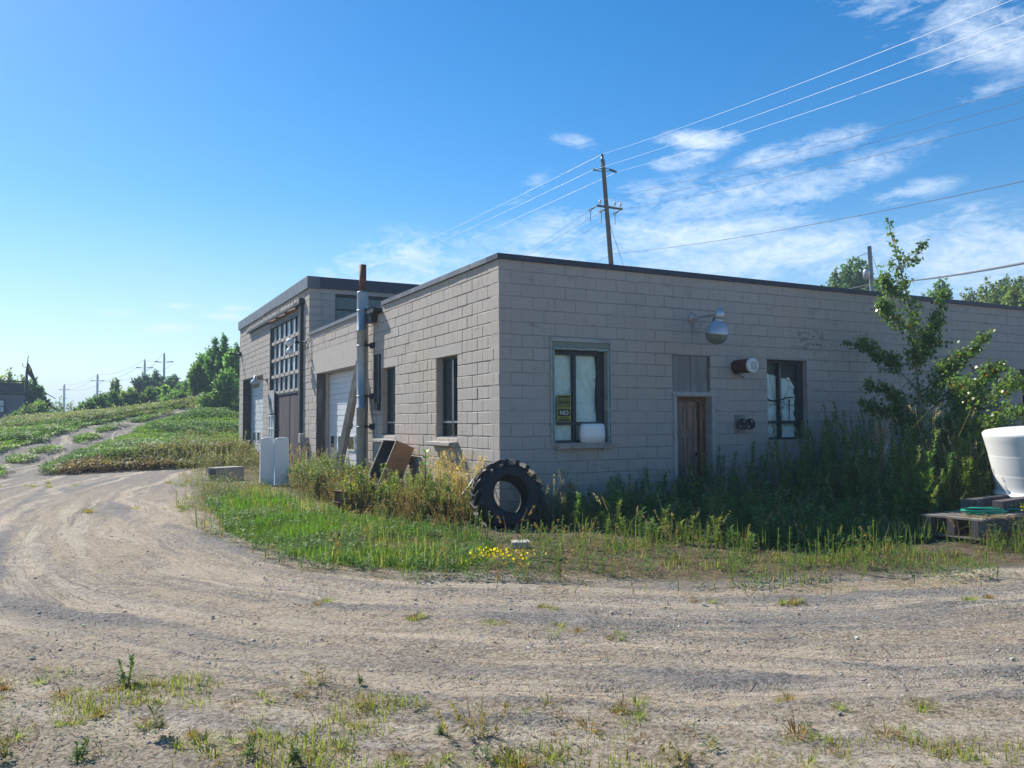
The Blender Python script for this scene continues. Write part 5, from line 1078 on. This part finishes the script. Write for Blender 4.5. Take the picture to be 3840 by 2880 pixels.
# grass in front of / under the pallet
f = Fol(); P = scatter([(3.2, -5.4), (4.0, -5.0), (7.5, -4.6), (11, -4.0), (11, -6.3), (6.5, -6.3), (4.2, -6.0)], 420, 1.5, .35, .55, 4); blades(f, P, .1, .3, (.13, .15, .05), .009, .7)
P = scatter([(3.4, -5.2), (4.0, -5.15), (7.5, -4.75), (9, -4.7), (9, -5.9), (5.5, -5.8)], 24)
for p_ in P:
    if rng.random() < .6: weed(f, p_, 26, U(.12, .32), (.11, .16, .05), .05, .018, .12)
    else: goldenrod(f, p_, U(.25, .5), 36, (.12, .16, .06), lw=.013, ll=.06)
o = f.build('edge_weeds', M_leaf); tag(o, 'low weeds and grass in front of the pallet', 'weeds', kind='stuff')
# ------------------------------------------------------------------ foreground tufts and weeds, each its own object
tp = []
for k in range(6):
    f = Fol(); c = [(.26, .27, .045), (.22, .25, .04), (.30, .22, .06)][k % 3]; tuft(f, (0, 0, 0), 70, .085, c, .045, .005, 1.5)
    if k % 3 == 2: tuft(f, (0, 0, 0), 25, .10, (.20, .08, .04), .03, .005, 1.2)
    tp.append(f.build('grass_tuft', M_leaf))
spots = [tuple(q) for q in ((-5.722,-5.973), (-5.289,-6.005), (-5.282,-6.697), (-5.245,-6.405), (-4.876,-7.025), (-4.803,-6.718), (-4.571,-6.573), (-5.507,-6.432), (-5.811,-6.413), (-5.912,-5.689), (-5.113,-7.032), (-4.92,-7.214), (-4.712,-7.476), (-3.833,-4.33), (-3.361,-5.32), (-2.93,-5.686), (-2.297,-5.417), (-3.435,-7.444), (-3.2,-7.617), (-3.128,-7.743), (-1.726,-8.367), (-2.138,-8.554), (-2.691,-8.34), (-2.255,-7.998), (-4.39,-7.683), (-4.188,-7.738), (-3.764,-7.967), (-3.473,-7.944), (-3.323,-8.207), (-2.989,-8.495), (-2.689,-8.685), (-2.526,-6.118), (-2.351,-6.477), (-4.461,-7.277), (-5.98,-6.005), (-5.18,-7.261), (-4.006,-7.984), (0.978,-6.962), (-0.493,-6.254), (-0.991,-5.923), (-6.921,12.616), (-6.588,11.89), (-3.583,11.355), (-3.342,10.486), (-4.501,4.526), (-5.24,4.361), (-3.924,4.191), (-2.198,-8.867), (-5.917,-6.629), (-5.452,-6.038))]
i = 0
for x, y in spots:
    for j in range(3 if y < -3 else 4):
        xx, yy = x+rng.normal(0, .07 if y < -3 else .35), y+rng.normal(0, .06 if y < -3 else .3); o = tp[i % 6] if i < 6 else tp[i % 6].copy()
        if i >= 6: COL.objects.link(o)
        s_ = U(.45, 1.0)*(1 if y < -3 else 1.6); o.location = (xx, yy, hz_((xx, yy))); o.rotation_euler = (0, 0, U(0, 6.28)); o.scale = (s_, s_, s_*U(.7, 1.1)); zn = 'nearest the photographer' if y < -5.6 and x < -2 else ('on the gravel left of the lawn' if y > -2 else 'along the sandy wheel tracks'); tag(o, 'small yellow-green grass tuft '+zn, 'grass tuft', 'grass tufts '+zn); i += 1
wp = []
for k in range(9):
    f = Fol(); c = [(.10, .17, .05), (.13, .19, .06), (.085, .13, .05), (.17, .17, .07)][k % 4]
    if k > 6:
        for _ in range(5): drygrass(f, (U(-.03, .03), U(-.03, .03), 0), U(.06, .16), (.26, .20, .10), 1, .6)
        weed(f, (0, 0, 0), 40, .04, c, .04, .010, .09)
    elif k < 3: weed(f, (0, 0, 0), 60, .07, c, .035, .011, .06)
    else: [goldenrod(f, (U(-.02, .02), U(-.02, .02), 0), U(.07, .14), 36, c, lw=.012, ll=.045, lean=.35) for _ in range(3)]; weed(f, (0, 0, 0), 35, .05, c, .045, .014, .05)
    wp.append(f.build('leafy_weed', M_leaf))
ws = [((-4.116,-7.012), 'dark low leafy weed right of the middle foreground sprigs'), ((-4.076,-7.116), 'dark rounded weed on the grey gravel in the foreground'), ((-5.043,-6.342), 'upright dark weed beside the grass tuft, left foreground'), ((-5.296,-6.888), 'tall thin dark weed in the left foreground'), ((-5.409,-5.976), 'tall feathery weed at the left edge of the sand'), ((-4.106,-7.538), 'dark weed low in the middle foreground'), ((-4.209,-6.605), 'small sprig on the sand in the middle foreground'), ((-4.28,-7.001), 'bushy sprig below the small one in the middle foreground'), ((-3.934,-7.615), 'tall pale sprig at the lower middle'), ((-4.043,-7.871), 'leafy weed at the bottom edge, middle'), ((-3.087,-8.291), 'weed at the bottom edge right of the middle'), ((-2.511,-8.313), 'flat spreading weed in the right foreground'), ((-5.937,-6.862), 'dark weed in the bottom left corner'), ((-4.959,-7.38), 'leafy weed at the bottom edge, left'), ((-5.641,-7.043), 'pale sprig at the bottom edge, far left'), ((-4.79,-7.546), 'green sprig at the bottom edge, left of the middle'), ((-3.269,-8.335), 'low dark weed at the bottom edge right of the middle'), ((-4.398,-6.507), 'tiny sprig on the sand, left of the middle')]
for i, ((x, y), lb) in enumerate(ws):
    o = wp[i % 9] if i < 9 else wp[i % 9].copy()
    if i >= 9: COL.objects.link(o)
    s_ = U(.55, .95)*(1.2 if 'tall' in lb else .95); o.location = (x, y, 0.0+hz_((x, y))); o.rotation_euler = (0, 0, U(0, 6)); o.scale = (s_*.9, s_*.9, s_*(1.3 if 'tall' in lb or 'upright' in lb else .9)); tag(o, lb, 'weed', 'leafy weeds in the foreground gravel')
f = Fol(); FGP = [(-6.241,-5.113), (-5.327,-5.711), (-4.398,-6.507), (-4.042,-7.06), (-3.314,-7.744), (-2.677,-8.355), (-1.593,-9.004), (-2.057,-9.255), (-6.031,-7.126)]
P = scatter(FGP, 2200, 2.6, .47, .64, 41); blades(f, P, .02, .07, (.23, .23, .06), .005, 1.1); P = scatter(FGP, 120, 1.1, .45, .6, 45)
for p_ in P: weed(f, p_, 9, .035, (.15, .17, .06) if rng.random() < .6 else (.22, .12, .06), .028, .007, .04)
ALL = [(-8.635,14.016), (-3.824,8.679), (-4.284,3.561), (-3.921,-1.896), (-2.567,-4.364), (-0.302,-6.07), (2.38,-6.855), (-1.89,-9.343), (-6.1,-7.09)]
P = scatter(ALL, 45); n = len(P); f.add(P+[0, 0, .008], np.c_[unit(n)[:, :2], np.zeros(n)], (0, 0, 1), rng.uniform(.03, .14, n), .005, jit((.25, .19, .12), n, .4), 'stem')
o = f.build('gravel_weeds', M_leaf); tag(o, 'tiny seedlings, dry stems and twigs scattered over the gravel', 'weeds', kind='stuff')
# loose stones
q = []; P = scatter(ALL, 480); P = P[np.hypot(P[:, 0]+5.6, P[:, 1]+11.2) < 13]; fb = fbm(P[:, 0], P[:, 1], .9, 61); P = P[rng.random(len(P)) < np.clip((fb-.3)*2.5, .1, 1)]
n = len(P); r_ = rng.uniform(.0035, .010, n)*(1+1.3*(rng.random(n) < .05)); base = np.array([(1, 0, 0), (-.5, .87, 0), (-.5, -.87, 0), (.5, .5, .8), (-.7, .1, .75), (.1, -.7, .6), (0, 0, -.4)])
tri = np.array([(0, 1, 3), (1, 4, 3), (1, 2, 4), (2, 5, 4), (2, 0, 5), (0, 3, 5), (3, 4, 5)])
V = base[None]*r_[:, None, None]*rng.uniform(.6, 1.2, (n, 7, 3)); a = rng.uniform(0, 6.28, n); ca, sa = np.cos(a)[:, None], np.sin(a)[:, None]; V = np.stack([V[..., 0]*ca-V[..., 1]*sa, V[..., 0]*sa+V[..., 1]*ca, V[..., 2]*.75], -1)+P[:, None]
ff = (tri[None]+7*np.arange(n)[:, None, None]).reshape(-1, 3); me = bpy.data.meshes.new('loose_stones'); me.from_pydata(V.reshape(-1, 3).tolist(), [], ff.tolist()); sc_ = jit((.30, .28, .26), n, .32); k = rng.random(n) < .22; sc_[k] = jit((.48, .44, .39), int(k.sum()), .12); ca_ = me.color_attributes.new('Col', 'FLOAT_COLOR', 'POINT'); ca_.data.foreach_set('color', np.repeat(np.c_[np.clip(sc_, .03, .9), np.ones(n)], 7, axis=0).astype(np.float32).ravel()); me.materials.append(leaf_mat('gravel_stone', 0., .85, .2)); me.update(); o = bpy.data.objects.new('loose_stones', me); COL.objects.link(o); tag(o, 'loose gravel stones scattered over the lot', 'gravel', kind='stuff')
for p_, s_, lb in (((-2.483,-9.019,-0.003), 1, ''),): pass
# ------------------------------------------------------------------ hillside cover
f = Fol(); HP = [(-13, 14), (-6, 16.2), (-2.5, 17.5), (-.1, 19.2), (-.1, 24.6), (6, 24.6), (6, 52), (-13, 52)]
P = scatter(HP, 110); td, _ = trail_w(P[:, 0], P[:, 1]); s_ = hill_s(P[:, 0], P[:, 1]); keep = ((td > 1.25+.35*fbm(P[:, 0], P[:, 1], 1., 3)) | ((td < .28) & (fbm(P[:, 0], P[:, 1], .8, 7) > .48))) & (s_ > .3-.0*P[:, 0]); P = P[keep]; td = td[keep]; s_ = s_[keep]
nb = fbm(P[:, 0], P[:, 1], .45, 13); nc = fbm(P[:, 0], P[:, 1], .16, 23)
for p_, t_, s1, a_, b_ in zip(P, td, s_, nb, nc):
    n = 11
    if s1 < 1.6+2*a_*b_ and p_[0] > -6.5: col = (.18, .12, .07) if a_ > .52 else (.12, .12, .05); hh = .22
    elif s1 < 4.5 and p_[0] > -4: col = (.15, .14, .05); hh = .35
    elif s1 > 19: col = (.20, .21, .11) if a_ > .45 else (.13, .17, .06); hh = .45
    elif a_ > .60: col = (.085, .15, .05); hh = .34
    elif a_ > .47: col = (.12, .20, .055); hh = .28
    elif b_ > .52: col = (.16, .21, .10); hh = .25
    else: col = (.16, .24, .05); hh = .22
    if t_ < 1.9: hh *= .5
    q = rng.uniform(0, 1, n); a = rng.uniform(0, 6.28, n); f.add(p_+np.c_[np.cos(a)*.18, np.sin(a)*.18, q*hh*(.5+a_)], np.c_[np.cos(a), np.sin(a), rng.uniform(.1, 1.1, n)], (0, 0, 1), rng.uniform(.07, .15, n), .05, jit(col, n, .25), 'leaf', -.2)
P = scatter([(-13, 36), (-.1, 38), (-.1, 46), (-13, 46)], 4); n = len(P); k = rng.random(n) < .8
P = P[k]; n = len(P); f.add(P+np.c_[np.zeros((n, 2)), rng.uniform(.35, .7, n)], unit(n), np.tile((0., 0., 1.), (n, 1))+unit(n)*.4, .07, .07, jit((.42, .44, .36), n, .1), 'round')
o = f.build('hill_weeds', M_leaf); tag(o, 'low green weeds covering the hillside either side of the dirt track', 'weeds', kind='stuff')
# tall weeds beside the far corner of the building
f = Fol(); P = scatter([(-2.6, 14), (-.1, 14), (-.1, 25.5), (-2.0, 25), (-3.2, 19)], 13)
for p_ in P:
    r_ = rng.random()
    if r_ < .45: drygrass(f, p_, U(.4, .9), (.26, .18, .10), 1, .2)
    elif r_ < .85: goldenrod(f, p_, U(.35, .85), 44, (.16, .18, .04), 14 if r_ < .55 else 0, lw=.03, ll=.11, dry=.3)
    else: weed(f, p_, 26, .4, (.11, .13, .05), .09, .03, .2)
P = scatter([(-4.0, 5.5), (-2.2, 8.5), (-.6, 9.), (-.6, 12.4), (-2.6, 14.), (-3.6, 12)], 22, 1.2, .35, .55, 2)
for p_ in P:
    r_ = rng.random(); 
    if r_ < .6: weed(f, p_, 22, U(.08, .25), (.15, .20, .05), .06, .02, .13)
    else: drygrass(f, p_, U(.2, .4), (.28, .22, .12), 1, .3)
o = f.build('mixed_weeds', M_leaf); tag(o, 'yellowish and brown weeds at the foot of the garage wing', 'weeds', kind='stuff')
# ------------------------------------------------------------------ cottonwood sapling
SP = thing('cottonwood_sapling', ((8.16,-1.31,0.04)[0], (8.16,-1.31,0.04)[1], 0), 'slender young cottonwood with round glossy leaves growing against the block wall at the right', 'sapling')
BR = [([(8.16,-1.31,-0.01), (8.16,-1.31,1.15), (8.04,-1.32,1.92), (8.03,-1.29,2.44), (7.93,-1.33,2.95), (7.91,-1.3,3.47), (7.77,-1.29,3.98), (7.71,-1.2,4.51), (7.57,-1.19,4.93), (7.54,-1.14,5.25)], .035, 430, .24, .3),
([(7.88,-1.27,3.73), (7.63,-1.1,3.91), (7.44,-1.01,4.17)], .012, 170, .20, .2),
([(7.73,-1.23,4.29), (7.81,-1.5,4.55), (7.82,-1.7,4.74)], .010, 60, .10, .3),
([(7.92,-1.32,3.12), (7.57,-1.18,3.38), (7.33,-1.04,3.68)], .012, 230, .20, .2),
([(8.05,-1.32,2.01), (7.71,-1.04,2.57), (7.47,-0.74,2.85), (7.19,-0.4,3.02)], .016, 250, .16, .3),
([(8.06,-1.34,1.58), (7.63,-1.09,1.97), (7.25,-0.78,2.2)], .014, 120, .16, .3),
([(8.15,-1.3,1.23), (7.62,-1.09,1.58), (7.1,-0.75,1.86)], .014, 130, .17, .4),
([(8.03,-1.29,2.52), (7.93,-1.68,3), (7.85,-1.91,3.39), (7.81,-2.02,3.85)], .016, 230, .16, .25),
([(8.05,-1.32,2.01), (7.79,-2.18,2.46), (7.66,-2.7,2.74), (7.53,-3.07,3.02)], .016, 210, .14, .3),
([(8.06,-1.34,1.58), (7.62,-2.28,1.97), (7.31,-2.9,2.1), (7.19,-3.46,2.4)], .016, 300, .22, .3),
([(8.15,-1.3,1.15), (7.53,-2.5,1.72), (7.11,-3.33,1.93), (6.84,-4.06,2.14)], .016, 320, .24, .3),
([(8.05,-1.33,1.75), (7.79,-2,2.23), (7.65,-2.32,2.53)], .014, 200, .22, .1),
([(8.17,-1.33,0.89), (7.48,-2.44,1.33), (7.2,-3.1,1.45), (6.98,-3.9,1.63)], .014, 320, .26, .2),
([(8.16,-1.31,0.72), (7.78,-1.98,1.33), (7.63,-2.47,1.57)], .014, 260, .28, .1),
([(8.16,-1.31,1.06), (7.76,-1.27,1.58), (7.55,-1.15,1.83)], .012, 170, .22, .1),
([(8.03,-1.29,2.52), (7.88,-1.6,2.92), (7.85,-1.73,3.24)], .012, 170, .18, .1)]
q = MB(); f = Fol()
for i, (pts, r0, n, spread, t0) in enumerate(BR):
    n = int(n*(2.6 if i in (0, 1, 2, 3, 7) else 4.2))
    pts = [np.array(p_) for p_ in pts]
    seg_l = [np.linalg.norm(b-a) for a, b in zip(pts[:-1], pts[1:])]; tot = sum(seg_l)
    Ps_extra = []
    q.tube(pts, [max(.004, r0*(1-.85*k/(len(pts)-1))) for k in range(len(pts))], 7)
    tt = (t0+(1-t0)*rng.uniform(0, 1, n)**.9)*tot; Ps = []
    cum = np.cumsum([0]+seg_l)
    for t1 in tt:
        k = min(np.searchsorted(cum, t1)-1, len(pts)-2); k = max(k, 0); Ps.append(pts[k]+(pts[k+1]-pts[k])*((t1-cum[k])/seg_l[k]))
    Ps = np.array(Ps); fr = tt/tot; sp = spread*(1.15-.85*fr)[:, None]
    if i == 0: sp = np.where(fr[:, None] > .86, .06, np.where(fr[:, None] > .75, .11, sp))
    # leafy side twigs
    nt_ = max(5, n//38); tid = rng.integers(0, nt_, n); tws = []
    for j in range(nt_):
        fj = U(t0, .93); t1 = fj*tot; kk = max(min(np.searchsorted(cum, t1)-1, len(pts)-2), 0); a_ = pts[kk]+(pts[kk+1]-pts[kk])*((t1-cum[kk])/seg_l[kk]); dm = (pts[kk+1]-pts[kk])/seg_l[kk]
        dv = dm*.55+unit(1)[0]*.75+[0, 0, .30]; dv /= np.linalg.norm(dv); ln = spread*U(.9, 2.3)*(1.15-.75*fj); b_ = a_+dv*ln; b_[1] = min(b_[1], -.04); tws.append((a_, b_)); f.add(a_, b_-a_, (-.46, -.88, 0), np.linalg.norm(b_-a_)+.001, .008, (.2, .17, .12), 'stem')
    ta = np.array([tw[0] for tw in tws])[tid]; tb_ = np.array([tw[1] for tw in tws])[tid]; on = rng.random(n) < (.8 if i else .6); uu = rng.uniform(.1, 1.08, n)[:, None]; Ps = np.where(on[:, None], ta+(tb_-ta)*uu, Ps); sp = np.where(on[:, None], .06+sp*.22, sp)
    Pl = Ps+rng.normal(0, 1, (n, 3))*sp*[.62, .62, .55]; Pl[:, 1] = np.minimum(Pl[:, 1], -.05)
    if i == 0: k = (fr > .55) | (rng.random(n) < .4); Pl = Pl[k]; n = len(Pl)
    D = unit(n)*.8+[0, 0, -.55]; N_ = unit(n)*.9+np.array([-.25, .3, .5]); c = jit((.12, .19, .06), n, .28); k = rng.random(n) < .2; c[k] = jit((.18, .25, .05), int(k.sum()), .1); k = rng.random(n) < .006; c[k] = (.60, .22, .02)
    f.add(Pl, D, N_, (lsz := rng.uniform(.028, .068, n)), lsz*rng.uniform(.8, 1.05, n), c, 'round', -.15)
    k = rng.random(n) < .35; Pk = Pl[k]; near_ = Ps[:n][k] if i else Pk-[0, 0, .05]; dv = Pk-near_; L_ = np.linalg.norm(dv, axis=1)+1e-4; f.add(near_, dv+1e-5, (-.46, -.88, 0), L_, .004, (.17, .15, .10), 'stem')
q.build('trunk', M_barkp, SP); f.build('crown', M_leafg, SP)
# ------------------------------------------------------------------ background trees and bushes
TREES = [(2.28,46.22,7.52,1.25,8000,0.22,(0.055, 0.1, 0.035),'tallest tree of the hilltop group, just left of the building corner',None,'spire'),
(2.37,41.15,6.57,0.78,4200,0.2,(0.075, 0.135, 0.04),'bright green upright tree touching the far building corner',None,'spire'),
(1.6,48.32,6.86,0.95,4200,0.22,(0.06, 0.11, 0.04),'tree on the left shoulder of the tall hilltop group',None,'spire'),
(0.85,47.4,5.81,0.54,2200,0.22,(0.07, 0.11, 0.04),'lowest leaning tree at the left foot of the tall hilltop group',None,'spire'),
(1.51,38.25,4.87,0.85,2200,0.2,(0.06, 0.11, 0.035),'dark bushy growth below the tall hilltop trees',None,'bush'),
(0.65,38.36,3.47,0.74,2000,0.2,(0.08, 0.12, 0.045),'light green bush at the foot of the tall hilltop trees',None,'bush'),
(0.81,54.44,4.77,1.15,3060,0.24,(0.06, 0.095, 0.04),'rounded tree between the tall steel pole and the hilltop group',None,'tree'),
(0.99,66.48,5.93,1.24,3060,0.28,(0.045, 0.075, 0.05),'bluish tree directly right of the tallest steel pole',None,'tree'),
(-0.2,72.58,6.58,1.33,3740,0.3,(0.04, 0.065, 0.05),'dark bluish crown between the two tallest steel poles',None,'tree'),
(-1.15,72.64,6.21,0.87,2040,0.3,(0.035, 0.05, 0.055),'darkest narrow crown left of the second steel pole',None,'tree'),
(-1.02,50.59,4.23,1.28,4080,0.22,(0.075, 0.11, 0.045),'mid green bush in front of the tallest steel pole',None,'bush'),
(-2.08,48.65,4,1.24,4080,0.22,(0.07, 0.105, 0.045),'mid green bush under the second steel pole',None,'bush'),
(-0.52,44.52,3.62,1.07,3400,0.2,(0.065, 0.1, 0.04),'low bush at the right end of the hill hedge',None,'bush'),
(-3.2,48.71,3.92,1.05,3400,0.22,(0.085, 0.105, 0.05),'yellowish olive bush in the middle of the hill hedge',None,'bush'),
(-3.66,60.73,5.28,0.41,520,0.24,(0.07, 0.1, 0.05),'small round crown on a bare stem above the hedge',None,'thin'),
(-3.45,54.72,4.16,0.52,900,0.22,(0.07, 0.11, 0.045),'pale spiky tree top just above the hedge',None,'spire'),
(-4.31,48.74,3.88,0.95,3060,0.22,(0.055, 0.095, 0.04),'dark green bush left of the hedge middle',None,'bush'),
(-5.03,46.75,3.47,0.83,2550,0.2,(0.05, 0.085, 0.04),'darkest low bush under the third steel pole',None,'bush'),
(-5.6,44.76,3.05,0.71,2040,0.2,(0.065, 0.1, 0.045),'small bush near the left end of the hedge',None,'bush'),
(-6.03,43.76,2.69,0.52,1360,0.18,(0.08, 0.11, 0.05),'tiny bush ending the hedge on the left',None,'bush'),
(-7.21,46.74,3.21,0.40,160,0.16,(0.09, 0.12, 0.06),'thin nearly bare sapling left of the farthest steel pole',None,'thin'),
(-6.57,46.75,3.1,0.26,70,0.16,(0.1, 0.11, 0.07),'thin nearly bare sapling right of the farthest steel pole',None,'thin'),
(-8.91,51.67,4.79,0.79,3400,0.22,(0.075, 0.12, 0.05),'tall pointed poplar behind the cabin stair',None,'spire'),
(-8.26,50.7,3.71,0.56,1700,0.2,(0.055, 0.09, 0.045),'darker shrub right of the pointed poplar',None,'spire'),
(-8.33,44.69,2.97,1.33,3060,0.18,(0.07, 0.1, 0.045),'low scrub under the cabin stair',None,'bush'),
(-11.18,62.55,5.96,1.09,1900,0.26,(0.09, 0.11, 0.06),'airy tree behind the cabin roof deck',None,'spire'),
(-10.26,62.61,5.52,0.59,500,0.24,(0.1, 0.12, 0.07),'thin airy tree between deck and flag',None,'thin'),
(43.63,29.61,13.49,1.67,7800,0.3,(0.05, 0.085, 0.035),'broad tree behind the short utility pole',None,'tree'),
(43.28,26.85,11.81,1.38,4800,0.28,(0.05, 0.085, 0.035),'tree partly hidden by the sapling top',None,'tree'),
(41.04,29.57,11.62,0.73,1650,0.26,(0.06, 0.09, 0.04),'low spur of foliage at the left of the broad tree',None,'bush'),
(48.65,26.3,12.03,0.78,2850,0.28,(0.055, 0.09, 0.04),'narrow upright tree right of the sapling top',None,'spire'),
(46.61,25.73,10.72,1.00,2250,0.26,(0.06, 0.09, 0.04),'low foliage left of the narrow upright tree',None,'bush'),
(46.32,22.59,10.58,0.97,2400,0.26,(0.085, 0.105, 0.05),'airy tree with gaps above the right part of the roof',None,'spire'),
(46.85,21.77,11.04,0.97,2850,0.26,(0.08, 0.1, 0.045),'taller airy tree second from the right edge',None,'spire'),
(45.74,19.76,10.69,0.94,4500,0.26,(0.055, 0.08, 0.035),'dense dark tree next to the right edge',None,'tree'),
(42.76,16.93,10.1,1.02,4500,0.26,(0.07, 0.09, 0.035),'dense olive tree at the right edge',None,'tree'),
(45.43,20.26,9.62,1.57,2400,0.26,(0.06, 0.085, 0.04),'low scrub along the roof line at the right',None,'bush')]
TL = {}
def tree(x, y, ztop, w, nl, ls, col, label, group, kind):
    z0 = hz_((x, y)); h = ztop-z0; t_ = thing('tree' if kind != 'bush' else 'bush', (x, y, z0), label, 'tree' if kind != 'bush' else 'bush', group)
    q = MB(); f = Fol(); b = np.array([x, y, z0-.1]); nlimb = {'tree': 16, 'bush': 11, 'spire': 15, 'thin': 6}[kind]
    q.tube([b, b+[0, 0, h*.35], b+[.05*h, 0, h*.7]], [.03*h**.8+.02, .022*h**.8+.01, .01], 7)
    per = nl//nlimb
    for i in range(nlimb):
        a = 2*math.pi*i*.618+U(-.3, .3); r_ = math.sqrt((i+.6)/nlimb); 
        if kind == 'spire': ez = h-min(.45*h, w*1.5)*r_**1.6-w*U(-.1, .45)
        else: ez = h-min(.5*h, w*.95)*r_**2-w*U(0, .25)
        if i == 0: r_ = .1; ez = h
        e_ = b+np.array([math.cos(a)*w*r_*.9, math.sin(a)*w*r_*.9, ez]); s0 = b+np.array([0, 0, h*U(.02, .25)])
        md = s0+(e_-s0)*.5+np.array([math.cos(a), math.sin(a), 0])*w*.12
        q.tube([s0, md, e_-(e_-md)*.15], [.012*h+.01, .008*h, .008], 5)
        t1 = rng.uniform(.05 if kind == 'bush' else .22, 1, per)**.75; P = np.where(t1[:, None] < .5, s0+(md-s0)*t1[:, None]*2, md+(e_-md)*(t1[:, None]*2-1))
        sp = w*(.34 if kind != 'spire' else .26)*(1.1-.85*t1)[:, None]+.06
        cl = np.floor(t1*5)[:, None]*1.7+i; off = np.c_[np.sin(cl*3.1), np.cos(cl*2.3), np.sin(cl*1.3+1)]*sp*.55
        P = P+rng.normal(0, 1, (per, 3))*sp*.55+off; P[:, 2] = np.maximum(P[:, 2], z0-.3)
        cc = jit(np.array(col)*U(1.6, 2.7), per, .25); f.add(P, unit(per)+[0, 0, .25], unit(per)+[0, 0, .4], ls*rng.uniform(.6, 1.25, per), ls*.62, cc, 'leaf')
    q.build('trunk', M_bark, t_); f.build('crown', M_leaf, t_)
for a in TREES: tree(*a)

# ------------------------------------------------------------------ air box
hb = MB(); hb.box(-900, 900, -40, 1500, -60, 20.5); ho = hb.build('haze', mat('haze_tmp', (1, 1, 1))); ho.data.materials.clear()
hm = bpy.data.materials.new('haze'); hm.use_nodes = True; hm.node_tree.nodes.clear(); ht = NT(hm.node_tree)
pv_ = ht.n('ShaderNodeVolumePrincipled', inp={'Color': (.62, .82, 1.0, 1), 'Density': .0012, 'Anisotropy': .1}); ho_ = ht.n('ShaderNodeOutputMaterial', inp={'Volume': pv_.outputs[0]})
ho.data.materials.append(hm); tag(ho, 'faint pale haze in the air over the whole lot and hill', 'haze', kind='stuff')
